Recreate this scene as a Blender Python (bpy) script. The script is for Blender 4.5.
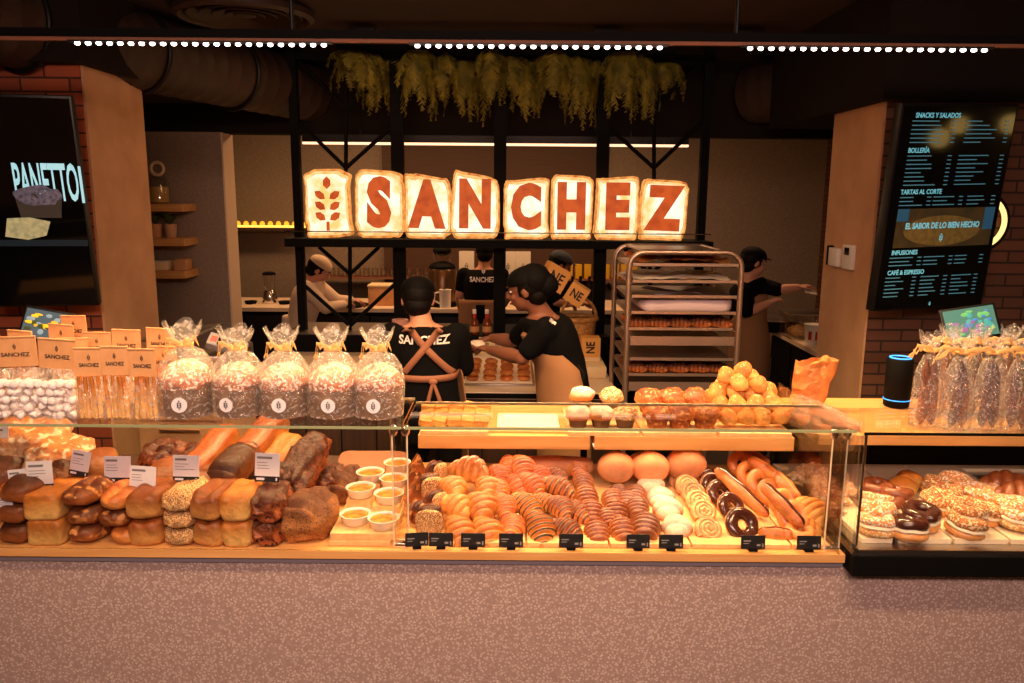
import bpy, bmesh, math, random
from mathutils import Vector, Matrix, Euler, noise
from mathutils.bvhtree import BVHTree
R = math.radians
PI = math.pi
V = Vector
C = bpy.context.scene.collection
for o in list(bpy.data.objects): bpy.data.objects.remove(o)

# ------------------------------------------------------------------ camera
CAM_H = 2.05; PITCH = R(10.4); ROLL = R(0.45); F = 790.0
cam_rot = Matrix.Rotation(PI/2 - PITCH, 3, 'X') @ Matrix.Rotation(ROLL, 3, 'Z')
cd = bpy.data.cameras.new('camera'); cam = bpy.data.objects.new('camera', cd); C.objects.link(cam)
cam.location = (0, 0, CAM_H); cam.rotation_euler = cam_rot.to_euler()
cd.sensor_width = 36; cd.lens = 36*F/1024; cd.clip_start = .05; cd.clip_end = 100
bpy.context.scene.camera = cam
def ray(px, py):
    return cam_rot @ V(((px-512)/F, -(py-341.5)/F, -1))
def at(px, py, Y):
    d = ray(px, py); t = Y/d.y
    return V((0, 0, CAM_H)) + d*t
def atz(px, py, z):
    d = ray(px, py); t = (z-CAM_H)/d.z
    return V((0, 0, CAM_H)) + d*t

# ------------------------------------------------------------------ world, exposure, large lights
sc = bpy.context.scene
w = bpy.data.worlds.new('world'); sc.world = w; w.use_nodes = True
w.node_tree.nodes['Background'].inputs[0].default_value = (.55, .30, .20, 1)
w.node_tree.nodes['Background'].inputs[1].default_value = .035
sc.view_settings.view_transform = 'Standard'
try: sc.view_settings.look = 'None'
except Exception: pass
sc.view_settings.exposure = 0.0; sc.view_settings.gamma = 1; sc.view_settings.use_curve_mapping = False
def area(name, loc, target, sx, sy, power, col, spread=180):
    l = bpy.data.lights.new(name, 'AREA'); l.shape = 'RECTANGLE'; l.size = sx; l.size_y = sy
    l.energy = power; l.color = col; l.spread = R(spread)
    o = bpy.data.objects.new(name, l); C.objects.link(o); o.location = loc
    o.rotation_euler = (V(target)-V(loc)).to_track_quat('-Z', 'Y').to_euler()
    return o
WARM = (1, .60, .27)
# added light without a fixture, brightens the case below the shelf front
area('shelf_fill_glow', (.28, 2.68, 1.19), (.28, 2.55, 1.02), 1.2, .02, 2.2, (1, .62, .32), 170)
# the three lit runs of the track above the counter
for i, (x0, x1) in enumerate(((77, 327), (415, 661), (747, 984))):
    a = at(x0, 44, 3.0); b = at(x1, 48, 3.0)
    area('track_glow', ((a.x+b.x)/2, 2.98, 2.555), ((a.x+b.x)/2*.9, 2.5, 1.1), abs(b.x-a.x), .05, (30, 36, 32)[i], WARM, 150)
# spotlights of the shop ceiling aimed at the counter
area('spot_row_glow', (0, 1.45, 3.0), (0, 2.45, 1.05), 3.2, .12, 30, (1, .62, .33), 100)
# shop lights over the customers
area('shop_glow', (0, -.4, 3.0), (0, 2.3, .9), 3.4, .6, 92, (1, .64, .53), 130)
# kitchen ceiling lights
area('kitchen_glow', (-.4, 4.4, 2.93), (-.3, 4.6, 0), 2.2, .3, 11, (1, .50, .22))
area('kitchen_rear_glow', (-.6, 7.4, 2.95), (-.6, 7.6, 0), 3.4, .5, 60, (1, .52, .24))
area('kitchen_side_glow', (1.9, 6.6, 2.98), (2.0, 6.8, 0), .9, .3, 14, (1, .52, .26))
area('pantry_glow', (-2.6, 7.2, 2.95), (-2.6, 7.6, 0), .8, .3, 10, (1, .55, .25))
area('shelf_niche_glow', (-2.42, 5.3, 2.75), (-2.6, 5.95, 1.8), .3, .2, 5, (1, .55, .22))

# ------------------------------------------------------------------ materials
def lin(c):
    return tuple(((x/255)/12.92 if x/255 <= .04045 else ((x/255+.055)/1.055)**2.4) for x in c)+(1,)
MATS = {}
def base(name):
    m = bpy.data.materials.new(name); m.use_nodes = True
    nt = m.node_tree; b = nt.nodes['Principled BSDF']; MATS[name] = m
    return m, nt, b
def nd(nt, t, **k):
    n = nt.nodes.new(t)
    for a, v in k.items():
        if a.startswith('i_'): n.inputs[a[2:]].default_value = v
        else: setattr(n, a, v)
    return n
def mat(name, col, rough=.6, metal=0, col2=None, scale=20, bump=0, emit=None, es=1, stretch=None, coat=0, lo=.35, hi=.65):
    if name in MATS: return MATS[name]
    m, nt, b = base(name)
    b.inputs['Base Color'].default_value = lin(col); b.inputs['Roughness'].default_value = rough
    b.inputs['Metallic'].default_value = metal
    if coat: b.inputs['Coat Weight'].default_value = coat
    if col2 or bump:
        tc = nd(nt, 'ShaderNodeTexCoord'); mp = nd(nt, 'ShaderNodeMapping'); nt.links.new(tc.outputs['Object'], mp.inputs[0])
        if stretch: mp.inputs['Scale'].default_value = stretch
        n = nd(nt, 'ShaderNodeTexNoise'); n.inputs['Scale'].default_value = scale; n.inputs['Detail'].default_value = 5
        nt.links.new(mp.outputs[0], n.inputs['Vector'])
        if col2:
            r = nd(nt, 'ShaderNodeValToRGB'); r.color_ramp.elements[0].position = lo; r.color_ramp.elements[1].position = hi
            r.color_ramp.elements[0].color = lin(col); r.color_ramp.elements[1].color = lin(col2)
            nt.links.new(n.outputs['Fac'], r.inputs[0]); nt.links.new(r.outputs[0], b.inputs['Base Color'])
        if bump:
            bp = nd(nt, 'ShaderNodeBump'); bp.inputs['Strength'].default_value = bump; bp.inputs['Distance'].default_value = .004
            nt.links.new(n.outputs['Fac'], bp.inputs['Height']); nt.links.new(bp.outputs[0], b.inputs['Normal'])
    if emit:
        b.inputs['Emission Color'].default_value = lin(emit); b.inputs['Emission Strength'].default_value = es
    return m
def crust(name, pale, brown, scale=14, speck=None, speckscale=90, speckamt=.62, rough=.5, top=.55, bump=1.0, gloss=0):
    """baked dough: pale to brown by noise and by height on the loaf, every copy a little different"""
    if name in MATS: return MATS[name]
    m, nt, b = base(name); L = nt.links.new
    tc = nd(nt, 'ShaderNodeTexCoord'); oi = nd(nt, 'ShaderNodeObjectInfo')
    ad = nd(nt, 'ShaderNodeVectorMath', operation='ADD'); mu = nd(nt, 'ShaderNodeMath', operation='MULTIPLY'); mu.inputs[1].default_value = 37
    L(oi.outputs['Random'], mu.inputs[0]); cb = nd(nt, 'ShaderNodeCombineXYZ'); L(mu.outputs[0], cb.inputs[0]); L(mu.outputs[0], cb.inputs[2])
    L(tc.outputs['Object'], ad.inputs[0]); L(cb.outputs[0], ad.inputs[1])
    n = nd(nt, 'ShaderNodeTexNoise'); n.inputs['Scale'].default_value = scale; n.inputs['Detail'].default_value = 4; L(ad.outputs[0], n.inputs['Vector'])
    sp = nd(nt, 'ShaderNodeSeparateXYZ'); L(tc.outputs['Generated'], sp.inputs[0])
    mx = nd(nt, 'ShaderNodeMix'); mx.data_type = 'FLOAT'; mx.inputs[0].default_value = top
    L(n.outputs['Fac'], mx.inputs[2]); L(sp.outputs['Z'], mx.inputs[3])
    rp = nd(nt, 'ShaderNodeValToRGB'); rp.color_ramp.elements[0].position = .32; rp.color_ramp.elements[1].position = .68
    rp.color_ramp.elements[0].color = lin(pale); rp.color_ramp.elements[1].color = lin(brown); L(mx.outputs[0], rp.inputs[0])
    out = rp.outputs[0]
    if speck:
        vo = nd(nt, 'ShaderNodeTexNoise'); vo.inputs['Scale'].default_value = speckscale; vo.inputs['Detail'].default_value = 1; L(ad.outputs[0], vo.inputs['Vector'])
        gt = nd(nt, 'ShaderNodeMapRange'); gt.inputs[1].default_value = speckamt-.04; gt.inputs[2].default_value = speckamt+.04; L(vo.outputs['Fac'], gt.inputs[0])
        mc = nd(nt, 'ShaderNodeMix'); mc.data_type = 'RGBA'; L(gt.outputs[0], mc.inputs[0]); L(out, mc.inputs[6]); mc.inputs[7].default_value = lin(speck); out = mc.outputs[2]
    n3 = nd(nt, 'ShaderNodeTexNoise'); n3.inputs['Scale'].default_value = scale*3.2; n3.inputs['Detail'].default_value = 6; n3.inputs['Roughness'].default_value = .7; L(ad.outputs[0], n3.inputs['Vector'])
    m3 = nd(nt, 'ShaderNodeMapRange'); m3.inputs[1].default_value = .3; m3.inputs[2].default_value = .7; m3.inputs[3].default_value = .66; m3.inputs[4].default_value = 1.12; L(n3.outputs['Fac'], m3.inputs[0])
    vm = nd(nt, 'ShaderNodeVectorMath', operation='SCALE'); L(out, vm.inputs[0]); L(m3.outputs[0], vm.inputs['Scale']); out = vm.outputs[0]
    hs = nd(nt, 'ShaderNodeHueSaturation'); mr = nd(nt, 'ShaderNodeMapRange'); mr.inputs[3].default_value = .84; mr.inputs[4].default_value = 1.12
    L(oi.outputs['Random'], mr.inputs[0]); L(mr.outputs[0], hs.inputs['Value']); L(out, hs.inputs['Color']); L(hs.outputs[0], b.inputs['Base Color'])
    b.inputs['Roughness'].default_value = rough
    if gloss: b.inputs['Coat Weight'].default_value = gloss; b.inputs['Coat Roughness'].default_value = .25
    n2 = nd(nt, 'ShaderNodeTexNoise'); n2.inputs['Scale'].default_value = scale*5; L(ad.outputs[0], n2.inputs['Vector'])
    bp = nd(nt, 'ShaderNodeBump'); bp.inputs['Strength'].default_value = bump; bp.inputs['Distance'].default_value = .004
    L(n2.outputs['Fac'], bp.inputs['Height']); L(bp.outputs[0], b.inputs['Normal'])
    return m
def glassy(name, tint=(1, 1, 1), refl=.05, edge=.35, rough=.02, bump=0, scale=30, haze=0):
    """thin clear sheet: mostly passes light, reflects more at a glance"""
    if name in MATS: return MATS[name]
    m = bpy.data.materials.new(name); m.use_nodes = True; MATS[name] = m; nt = m.node_tree; nt.nodes.clear(); L = nt.links.new
    o = nd(nt, 'ShaderNodeOutputMaterial'); t = nd(nt, 'ShaderNodeBsdfTransparent'); t.inputs[0].default_value = tint+(1,)
    g = nd(nt, 'ShaderNodeBsdfGlossy'); g.inputs['Roughness'].default_value = rough
    lw = nd(nt, 'ShaderNodeLayerWeight'); lw.inputs[0].default_value = .5
    pw = nd(nt, 'ShaderNodeMath', operation='POWER'); pw.inputs[1].default_value = 3; L(lw.outputs['Facing'], pw.inputs[0])
    mr = nd(nt, 'ShaderNodeMapRange'); mr.inputs[3].default_value = refl; mr.inputs[4].default_value = edge; L(pw.outputs[0], mr.inputs[0])
    mx = nd(nt, 'ShaderNodeMixShader'); L(mr.outputs[0], mx.inputs[0]); L(t.outputs[0], mx.inputs[1]); L(g.outputs[0], mx.inputs[2]); L(mx.outputs[0], o.inputs[0])
    if haze:
        df = nd(nt, 'ShaderNodeBsdfTranslucent'); d2 = nd(nt, 'ShaderNodeBsdfDiffuse'); a_ = nd(nt, 'ShaderNodeAddShader'); L(df.outputs[0], a_.inputs[0]); L(d2.outputs[0], a_.inputs[1])
        for q in (df, d2): q.inputs[0].default_value = (.6, .58, .56, 1)
        tc2 = nd(nt, 'ShaderNodeTexCoord'); n2 = nd(nt, 'ShaderNodeTexNoise'); n2.inputs['Scale'].default_value = scale*1.6; n2.inputs['Detail'].default_value = 4; n2.inputs['Distortion'].default_value = 2; L(tc2.outputs['Object'], n2.inputs['Vector'])
        m3 = nd(nt, 'ShaderNodeMapRange'); m3.inputs[1].default_value = .5; m3.inputs[2].default_value = .72; m3.inputs[3].default_value = haze*.35; m3.inputs[4].default_value = haze*2.2; L(n2.outputs['Fac'], m3.inputs[0])
        mh = nd(nt, 'ShaderNodeMixShader'); L(m3.outputs[0], mh.inputs[0]); L(mx.outputs[0], mh.inputs[1]); L(a_.outputs[0], mh.inputs[2]); L(mh.outputs[0], o.inputs[0])
    if bump:
        tc = nd(nt, 'ShaderNodeTexCoord'); n = nd(nt, 'ShaderNodeTexNoise'); n.inputs['Scale'].default_value = scale; n.inputs['Detail'].default_value = 3
        n.inputs['Distortion'].default_value = 1.5
        L(tc.outputs['Object'], n.inputs['Vector']); bp = nd(nt, 'ShaderNodeBump'); bp.inputs['Strength'].default_value = bump; bp.inputs['Distance'].default_value = .02
        L(n.outputs['Fac'], bp.inputs['Height']); L(bp.outputs[0], g.inputs['Normal'])
    return m
def brickmat(name, c1, c2, mortar, axis='x', bw=.21, bh=.055):
    m, nt, b = base(name); L = nt.links.new
    tc = nd(nt, 'ShaderNodeTexCoord'); s = nd(nt, 'ShaderNodeSeparateXYZ'); L(tc.outputs['Object'], s.inputs[0])
    cb = nd(nt, 'ShaderNodeCombineXYZ'); L(s.outputs[0 if axis == 'x' else 1], cb.inputs[0]); L(s.outputs[2], cb.inputs[1])
    br = nd(nt, 'ShaderNodeTexBrick'); L(cb.outputs[0], br.inputs['Vector'])
    br.inputs['Color1'].default_value = lin(c1); br.inputs['Color2'].default_value = lin(c2); br.inputs['Mortar'].default_value = lin(mortar)
    br.inputs['Scale'].default_value = 1; br.inputs['Brick Width'].default_value = bw; br.inputs['Row Height'].default_value = bh; br.inputs['Mortar Size'].default_value = .005
    L(br.outputs['Color'], b.inputs['Base Color']); b.inputs['Roughness'].default_value = .85
    bp = nd(nt, 'ShaderNodeBump'); bp.inputs['Strength'].default_value = .8; bp.inputs['Distance'].default_value = .01; bp.invert = True
    L(br.outputs['Fac'], bp.inputs['Height']); L(bp.outputs[0], b.inputs['Normal'])
    return m
def terrazzo(name, basec, chip, chip2, scale=75):
    m, nt, b = base(name); L = nt.links.new
    tc = nd(nt, 'ShaderNodeTexCoord')
    v = nd(nt, 'ShaderNodeTexVoronoi'); v.inputs['Scale'].default_value = scale; L(tc.outputs['Object'], v.inputs['Vector'])
    r = nd(nt, 'ShaderNodeValToRGB'); e = r.color_ramp.elements; e[0].position = .30; e[0].color = lin(chip); e[1].position = .46; e[1].color = lin(basec)
    L(v.outputs['Distance'], r.inputs[0])
    n = nd(nt, 'ShaderNodeTexNoise'); n.inputs['Scale'].default_value = scale*.8; L(tc.outputs['Object'], n.inputs['Vector'])
    r2 = nd(nt, 'ShaderNodeValToRGB'); r2.color_ramp.elements[0].position = .4; r2.color_ramp.elements[1].position = .6; L(n.outputs['Fac'], r2.inputs[0])
    mx = nd(nt, 'ShaderNodeMix'); mx.data_type = 'RGBA'; L(r2.outputs[0], mx.inputs[0]); L(r.outputs[0], mx.inputs[6]); mx.inputs[7].default_value = lin(chip2)
    mx2 = nd(nt, 'ShaderNodeMix'); mx2.data_type = 'RGBA'; mx2.inputs[0].default_value = .45; L(r.outputs[0], mx2.inputs[6]); L(mx.outputs[2], mx2.inputs[7])
    L(mx2.outputs[2], b.inputs['Base Color']); b.inputs['Roughness'].default_value = .45
    return m

M = dict(
 black=mat('black_metal', (22, 18, 16), .45, .3), soft=mat('matt_black', (9, 8, 8), .7),
 ceil=mat('dark_ceiling', (56, 38, 28), .9, col2=(46, 32, 24), scale=3), duct=mat('duct_paint', (62, 44, 33), .6, col2=(54, 38, 28), scale=5),
 bulk=mat('dark_bulkhead', (34, 27, 22), .8),
 floor=mat('floor_tile', (70, 58, 50), .5, col2=(60, 50, 44), scale=6),
 plaster=mat('column_plaster', (214, 168, 126), .75, col2=(200, 154, 114), scale=5, bump=.1),
 grit=terrazzo('gritty_wallpaper', (150, 132, 114), (164, 147, 128), (128, 110, 94), 90),
 trim=mat('pale_trim', (225, 200, 170), .6), dark_panel=mat('brown_slat_panel', (92, 66, 50), .6, col2=(78, 55, 42), scale=8, stretch=(.3, 1, 30)),
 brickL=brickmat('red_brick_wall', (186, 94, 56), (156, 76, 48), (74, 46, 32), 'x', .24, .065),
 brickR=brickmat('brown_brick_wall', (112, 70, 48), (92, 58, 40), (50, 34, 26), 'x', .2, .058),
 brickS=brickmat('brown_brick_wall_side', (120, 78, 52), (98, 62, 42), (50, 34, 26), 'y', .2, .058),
 terr=terrazzo('speckled_counter_front', (162, 138, 130), (210, 190, 182), (182, 160, 152), 112),
 wood=mat('light_wood', (222, 168, 104), .45, col2=(206, 148, 84), scale=5, stretch=(.6, 8, 8)),
 woodd=mat('dark_plank', (84, 54, 34), .6, col2=(64, 42, 28), scale=6, stretch=(8, 8, .5)),
 board=mat('tray_board', (236, 196, 140), .5, col2=(224, 176, 116), scale=6, stretch=(8, .8, 8)),
 whiteb=mat('cream_board', (240, 222, 190), .4),
 steel=mat('steel', (190, 184, 178), .28, 1), chrome=mat('chrome', (225, 220, 215), .12, 1), rackm=mat('rack_aluminium', (190, 165, 145), .35, .85),
 glass=glassy('clear_glass', (.98, .985, .98), .035, .5), gedge=mat('glass_edge', (150, 158, 120), .15, .0, coat=1),
 cello=glassy('cellophane', (.985, .975, .965), .07, .8, .12, .9, 28, .2), acryl=glassy('acrylic', (.97, .95, .93), .12, .8, .04),
 white=mat('white_paint', (232, 226, 216), .5), ceramic=mat('white_ceramic', (238, 230, 222), .18, coat=.5),
 card=mat('card_white', (225, 222, 230), .6), cardk=mat('card_black', (24, 24, 28), .5), ink=mat('print_ink', (40, 34, 32), .6),
 kraft=mat('kraft_paper', (214, 160, 108), .75, col2=(204, 148, 96), scale=20), kraftl=mat('pale_paper', (240, 214, 170), .7),
 raffia=mat('raffia_ribbon', (240, 190, 118), .6), worktop=mat('pale_worktop', (232, 208, 178), .4),
 cloth=mat('black_cloth', (11, 10, 12), .9, bump=.2, scale=60), tan=mat('tan_apron', (156, 114, 80), .85, bump=.15, scale=90), strap=mat('strap_leather', (146, 94, 68), .7),
 hairm=mat('dark_hair', (14, 10, 9), .6, bump=.5, scale=80), whitecloth=mat('white_cloth', (226, 200, 172), .85, bump=.2, scale=30),
 skin=mat('skin', (206, 146, 116), .55), skin2=mat('skin_brown', (132, 82, 60), .5), lips=mat('lips', (160, 84, 72), .5), eyew=mat('eye_white', (225, 220, 215), .3),
 choc=mat('chocolate_glaze', (70, 34, 26), .22, coat=.6, bump=.1), sugar=mat('icing_sugar', (250, 240, 228), .8, bump=.5, scale=120),
 yolk=mat('custard', (230, 140, 50), .35, col2=(140, 58, 22), scale=34, bump=.3, lo=.40, hi=.66),
 red=mat('red_plastic', (190, 40, 30), .4), green=mat('leaf_green', (70, 84, 34), .6), fern=mat('fern_yellow_green', (160, 146, 42), .7, col2=(96, 94, 30), scale=12),
 paperw=mat('baking_paper', (246, 232, 212), .55), shirtprint=mat('white_print', (235, 228, 222), .6),
 dough=crust('golden_crust', (232, 158, 78), (182, 90, 34), 10, gloss=.2),
 pan=crust('pan_loaf_crust', (232, 166, 90), (150, 78, 30), 9), yellow=crust('yellow_crust', (244, 194, 112), (196, 118, 46), 9),
 brown=crust('brown_crust', (180, 100, 46), (104, 52, 24), 12, speck=(210, 140, 76), speckscale=40, speckamt=.60), darkb=crust('dark_crust', (176, 98, 44), (84, 42, 20), 10),
 oat=crust('oat_crust', (214, 150, 84), (160, 92, 44), 10, (246, 210, 150), 260, .52, .8), poppy=crust('seeded_crust', (206, 134, 66), (110, 62, 32), 9, (52, 36, 28), 260, .60, .75),
 flour=crust('floured_crust', (244, 206, 160), (214, 134, 74), 12, (250, 226, 190), 34, .60, .8), fruit=crust('fruit_crust', (176, 90, 44), (84, 38, 20), 22, (64, 30, 22), 90, .6, .5),
 butter=crust('butter_pastry', (240, 172, 90), (206, 116, 46), 12, gloss=.35), flaky=crust('flaky_pastry', (226, 142, 70), (142, 70, 30), 18, gloss=.5),
 redp=crust('strawberry_pastry', (222, 100, 62), (176, 56, 38), 12, gloss=.3), darkstripe=crust('dark_stripe', (96, 74, 34), (52, 36, 22), 12), chocstripe=crust('chocolate_stripe', (110, 54, 32), (70, 34, 24), 12),
 ball=crust('big_round_bun', (240, 180, 134), (222, 144, 98), 5, rough=.65, bump=.1), sugarbun=crust('sugared_bun', (206, 122, 52), (244, 228, 204), 10, rough=.8, top=.85),
 swirl=crust('iced_swirl', (214, 134, 70), (236, 180, 118), 24, gloss=.2), glaze=crust('glazed_ring', (240, 168, 96), (232, 140, 72), 8, gloss=.9, bump=.05),
 almond=crust('almond_top', (214, 158, 92), (186, 108, 54), 25, (252, 228, 180), 170, .55, .7), bun=crust('small_bun', (244, 184, 100), (214, 122, 48), 16, (250, 214, 150), 120, .66, .65),
 muffin=crust('muffin_crust', (206, 116, 58), (150, 72, 36), 16, (232, 160, 90), 90, .6), cream=mat('cream_filling', (250, 234, 205), .6, bump=.4, scale=60),
 caramel=crust('caramel_glaze', (190, 108, 54), (132, 66, 32), 10, gloss=.7), mer=mat('meringue', (240, 232, 232), .75, col2=(228, 214, 210), scale=20),
 case=mat('panettone_case', (128, 92, 60), .7, col2=(98, 68, 44), scale=16), ptop=crust('sugared_top', (176, 92, 50), (228, 180, 140), 30, (255, 244, 232), 110, .55, .7),
 fuet=crust('cured_sausage', (112, 58, 48), (62, 40, 44), 30, (190, 160, 156), 260, .6, .6), sausage=crust('peppered_sausage', (176, 110, 70), (126, 70, 46), 30, (62, 40, 32), 240, .55, .6),
 basket=mat('wicker', (206, 156, 84), .7, col2=(160, 110, 56), scale=60, bump=.6), bottle=mat('amber_bottle', (120, 56, 20), .15, coat=.6), cap=mat('grey_cap', (70, 78, 92), .8),
 screenk=mat('screen_black', (8, 9, 11), .06), bezel=mat('bezel', (14, 13, 13), .4),
)
for q in ('matt_black', 'black_cloth', 'dark_hair', 'tan_apron', 'dark_bulkhead', 'grey_cap'): MATS[q].node_tree.nodes['Principled BSDF'].inputs['Specular IOR Level'].default_value = .12
# ------------------------------------------------------------------ helpers
def tag(o, label=None, cat=None, group=None, kind=None):
    if label: o['label'] = label
    if cat: o['category'] = cat
    if group: o['group'] = group
    if kind: o['kind'] = kind
    return o
def thing(name, label, cat, loc=(0, 0, 0), rot=(0, 0, 0), group=None):
    o = bpy.data.objects.new(name, None); o.empty_display_size = .05; C.objects.link(o); o.location = loc; o.rotation_euler = rot
    return tag(o, label, cat, group)
class MB:
    def __init__(s): s.v = []; s.f = []; s.m = []; s.mi = 0; s.X = Matrix.Identity(4)
    def add(s, vs, fs):
        n = len(s.v); s.v += [s.X @ V(p) for p in vs]; s.f += [[i+n for i in f] for f in fs]; s.m += [s.mi]*len(fs); return s
    def box(s, c, d, rot=None, bev=0):
        x, y, z = d[0]/2, d[1]/2, d[2]/2; r = Euler(rot).to_matrix() if rot else None
        if bev:
            b = min(bev, x*.9, y*.9, z*.9); vs = []; bm = bmesh.new(); bmesh.ops.create_cube(bm, size=1)
            for q in bm.verts: q.co = V((q.co.x*2*x, q.co.y*2*y, q.co.z*2*z))
            bmesh.ops.bevel(bm, geom=bm.edges[:], offset=b, segments=2, affect='EDGES', profile=.6)
            bm.verts.index_update(); vs = [q.co.copy() for q in bm.verts]; fs = [[q.index for q in f.verts] for f in bm.faces]; bm.free()
        else:
            vs = [V((a*x, b*y, e*z)) for a in (-1, 1) for b in (-1, 1) for e in (-1, 1)]
            fs = [[0, 1, 3, 2], [4, 6, 7, 5], [0, 4, 5, 1], [2, 3, 7, 6], [0, 2, 6, 4], [1, 5, 7, 3]]
        if r: vs = [r @ p for p in vs]
        return s.add([p+V(c) for p in vs], fs)
    def bx(s, a, b, bev=0): return s.box([(a[i]+b[i])/2 for i in range(3)], [abs(b[i]-a[i]) for i in range(3)], None, bev)
    def loft(s, rings, segs=16, caps=True, matf=None):
        """rings: (centre, half-axis u, half-axis v)"""
        vs = []; fs = []
        for c, u, v in rings:
            for k in range(segs):
                a = 2*PI*k/segs; vs.append(V(c)+V(u)*math.cos(a)+V(v)*math.sin(a))
        for i in range(len(rings)-1):
            for k in range(segs):
                a, b = i*segs+k, i*segs+(k+1) % segs; fs.append([a, b, b+segs, a+segs])
        if caps: fs.append(list(range(segs))[::-1]); fs.append([(len(rings)-1)*segs+k for k in range(segs)])
        n0 = len(s.m); s.add(vs, fs)
        if matf:
            for i in range(len(rings)-1):
                for k in range(segs): s.m[n0+i*segs+k] = matf(i, k)
        return s
    def tube(s, pts, rad, segs=10, caps=True):
        pts = [V(p) for p in pts]; n = len(pts); rad = rad if isinstance(rad, (list, tuple)) else [rad]*n; rings = []; ref = None
        for i, p in enumerate(pts):
            t = (pts[min(i+1, n-1)]-pts[max(i-1, 0)])
            if t.length < 1e-9: t = V((0, 0, 1))
            t.normalize()
            if ref is None: ref = V((0, 0, 1)) if abs(t.z) < .9 else V((1, 0, 0))
            u = ref-t*ref.dot(t)
            if u.length < 1e-6: u = t.orthogonal()
            u.normalize(); v = t.cross(u); ref = u; rings.append((p, u*rad[i], v*rad[i]))
        return s.loft(rings, segs, caps)
    def limb(s, pts, rad, segs=14):
        s.tube(pts, rad, segs)
        for p, r in zip(pts, rad): s.ball(p, (r, r, r), 12, 8)
        return s
    def ball(s, c, r, su=16, sv=10, rot=None, e1=1, e2=1, flat=None, amp=0, fr=20, seed=0, matf=None):
        """superellipsoid; flat = lowest z as a fraction of the half height"""
        def pw(x, e): return math.copysign(abs(x)**e, x)
        vs = []; fs = []; r = (r, r, r) if isinstance(r, (int, float)) else r
        for j in range(sv+1):
            p = -PI/2+PI*j/sv
            for k in range(su):
                a = 2*PI*k/su; q = V((pw(math.cos(p), e1)*pw(math.cos(a), e2), pw(math.cos(p), e1)*pw(math.sin(a), e2), pw(math.sin(p), e1)))
                d = V((q.x*r[0], q.y*r[1], q.z*r[2]))
                if amp: d += q.normalized()*amp*noise.noise(d*fr+V((seed*3.1, seed*1.7, 0)))*2 if q.length else V()
                if flat is not None: d.z = max(d.z, -flat*r[2])
                vs.append(d)
        for j in range(sv):
            for k in range(su):
                a, b = j*su+k, j*su+(k+1) % su; fs.append([a, b, b+su, a+su])
        if rot: m = Euler(rot).to_matrix() if not isinstance(rot, Matrix) else rot; vs = [m @ p for p in vs]
        n0 = len(s.m); s.add([p+V(c) for p in vs], fs)
        if matf:
            for j in range(sv):
                for k in range(su): s.m[n0+j*su+k] = matf(j, k)
        return s
    def lathe(s, prof, segs=24, c=(0, 0, 0), close=True, wob=None):
        vs = []; fs = []; n = len(prof)
        for i, (r, z) in enumerate(prof):
            for k in range(segs):
                a = 2*PI*k/segs; rr = r*(wob(a, z) if wob else 1); vs.append((c[0]+rr*math.cos(a), c[1]+rr*math.sin(a), c[2]+z))
        for i in range(n-1):
            for k in range(segs): a, b = i*segs+k, i*segs+(k+1) % segs; fs.append([a, b, b+segs, a+segs])
        if close: fs.append(list(range(segs))[::-1]); fs.append([(n-1)*segs+k for k in range(segs)])
        return s.add(vs, fs)
    def torus(s, c, R_, r, su=24, sv=12, matf=None, squash=1, amp=0, rot=None):
        vs = []; fs = []
        for j in range(su):
            a = 2*PI*j/su
            for k in range(sv):
                b = 2*PI*k/sv; p = V(((R_+r*math.cos(b))*math.cos(a), (R_+r*math.cos(b))*math.sin(a), r*squash*math.sin(b)))
                if amp: p += p.normalized()*amp*noise.noise(p*40)
                vs.append(p)
        for j in range(su):
            for k in range(sv): fs.append([j*sv+k, ((j+1) % su)*sv+k, ((j+1) % su)*sv+(k+1) % sv, j*sv+(k+1) % sv])
        if rot: m = Euler(rot).to_matrix(); vs = [m @ p for p in vs]
        n0 = len(s.m); s.add([p+V(c) for p in vs], fs)
        if matf:
            for j in range(su):
                for k in range(sv): s.m[n0+j*sv+k] = matf(j, k)
        return s
    def prism(s, poly, y0, y1):
        """outline in x,z pushed from y0 to y1"""
        n = len(poly); vs = [(x, y0, z) for x, z in poly]+[(x, y1, z) for x, z in poly]
        fs = [list(range(n)), [n+i for i in range(n)][::-1]]+[[i, i+n, (i+1) % n+n, (i+1) % n] for i in range(n)]
        return s.add(vs, fs)
    def mesh(s, name, mats, smooth=True):
        me = bpy.data.meshes.new(name); me.from_pydata([tuple(p) for p in s.v], [], s.f)
        for m in (mats if isinstance(mats, (list, tuple)) else [mats]): me.materials.append(m)
        me.polygons.foreach_set('material_index', s.m); me.polygons.foreach_set('use_smooth', [smooth]*len(s.f)); me.update()
        bm = bmesh.new(); bm.from_mesh(me); bmesh.ops.recalc_face_normals(bm, faces=bm.faces)
        if smooth:
            for e in bm.edges:
                if len(e.link_faces) == 2 and e.calc_face_angle(0) > .9: e.smooth = False
        bm.to_mesh(me); bm.free()
        return me
    def build(s, name, mats, parent=None, smooth=True, loc=None, rot=None):
        return put(name, s.mesh(name, mats, smooth), parent, loc, rot)
def put(name, me, parent=None, loc=None, rot=None, scale=None):
    o = bpy.data.objects.new(name, me); C.objects.link(o)
    if parent: o.parent = parent
    if loc is not None: o.location = loc
    if rot is not None: o.rotation_euler = rot
    if scale is not None: o.scale = scale if isinstance(scale, (tuple, list)) else (scale,)*3
    return o
def copy_tree(o, parent=None):
    c = o.copy(); C.objects.link(c)
    if parent: c.parent = parent
    for ch in list(o.children): copy_tree(ch, c)
    return c
def struct(name, mb, m, smooth=False):
    o = mb.build(name, m, None, smooth); o['kind'] = 'structure'; return o
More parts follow.
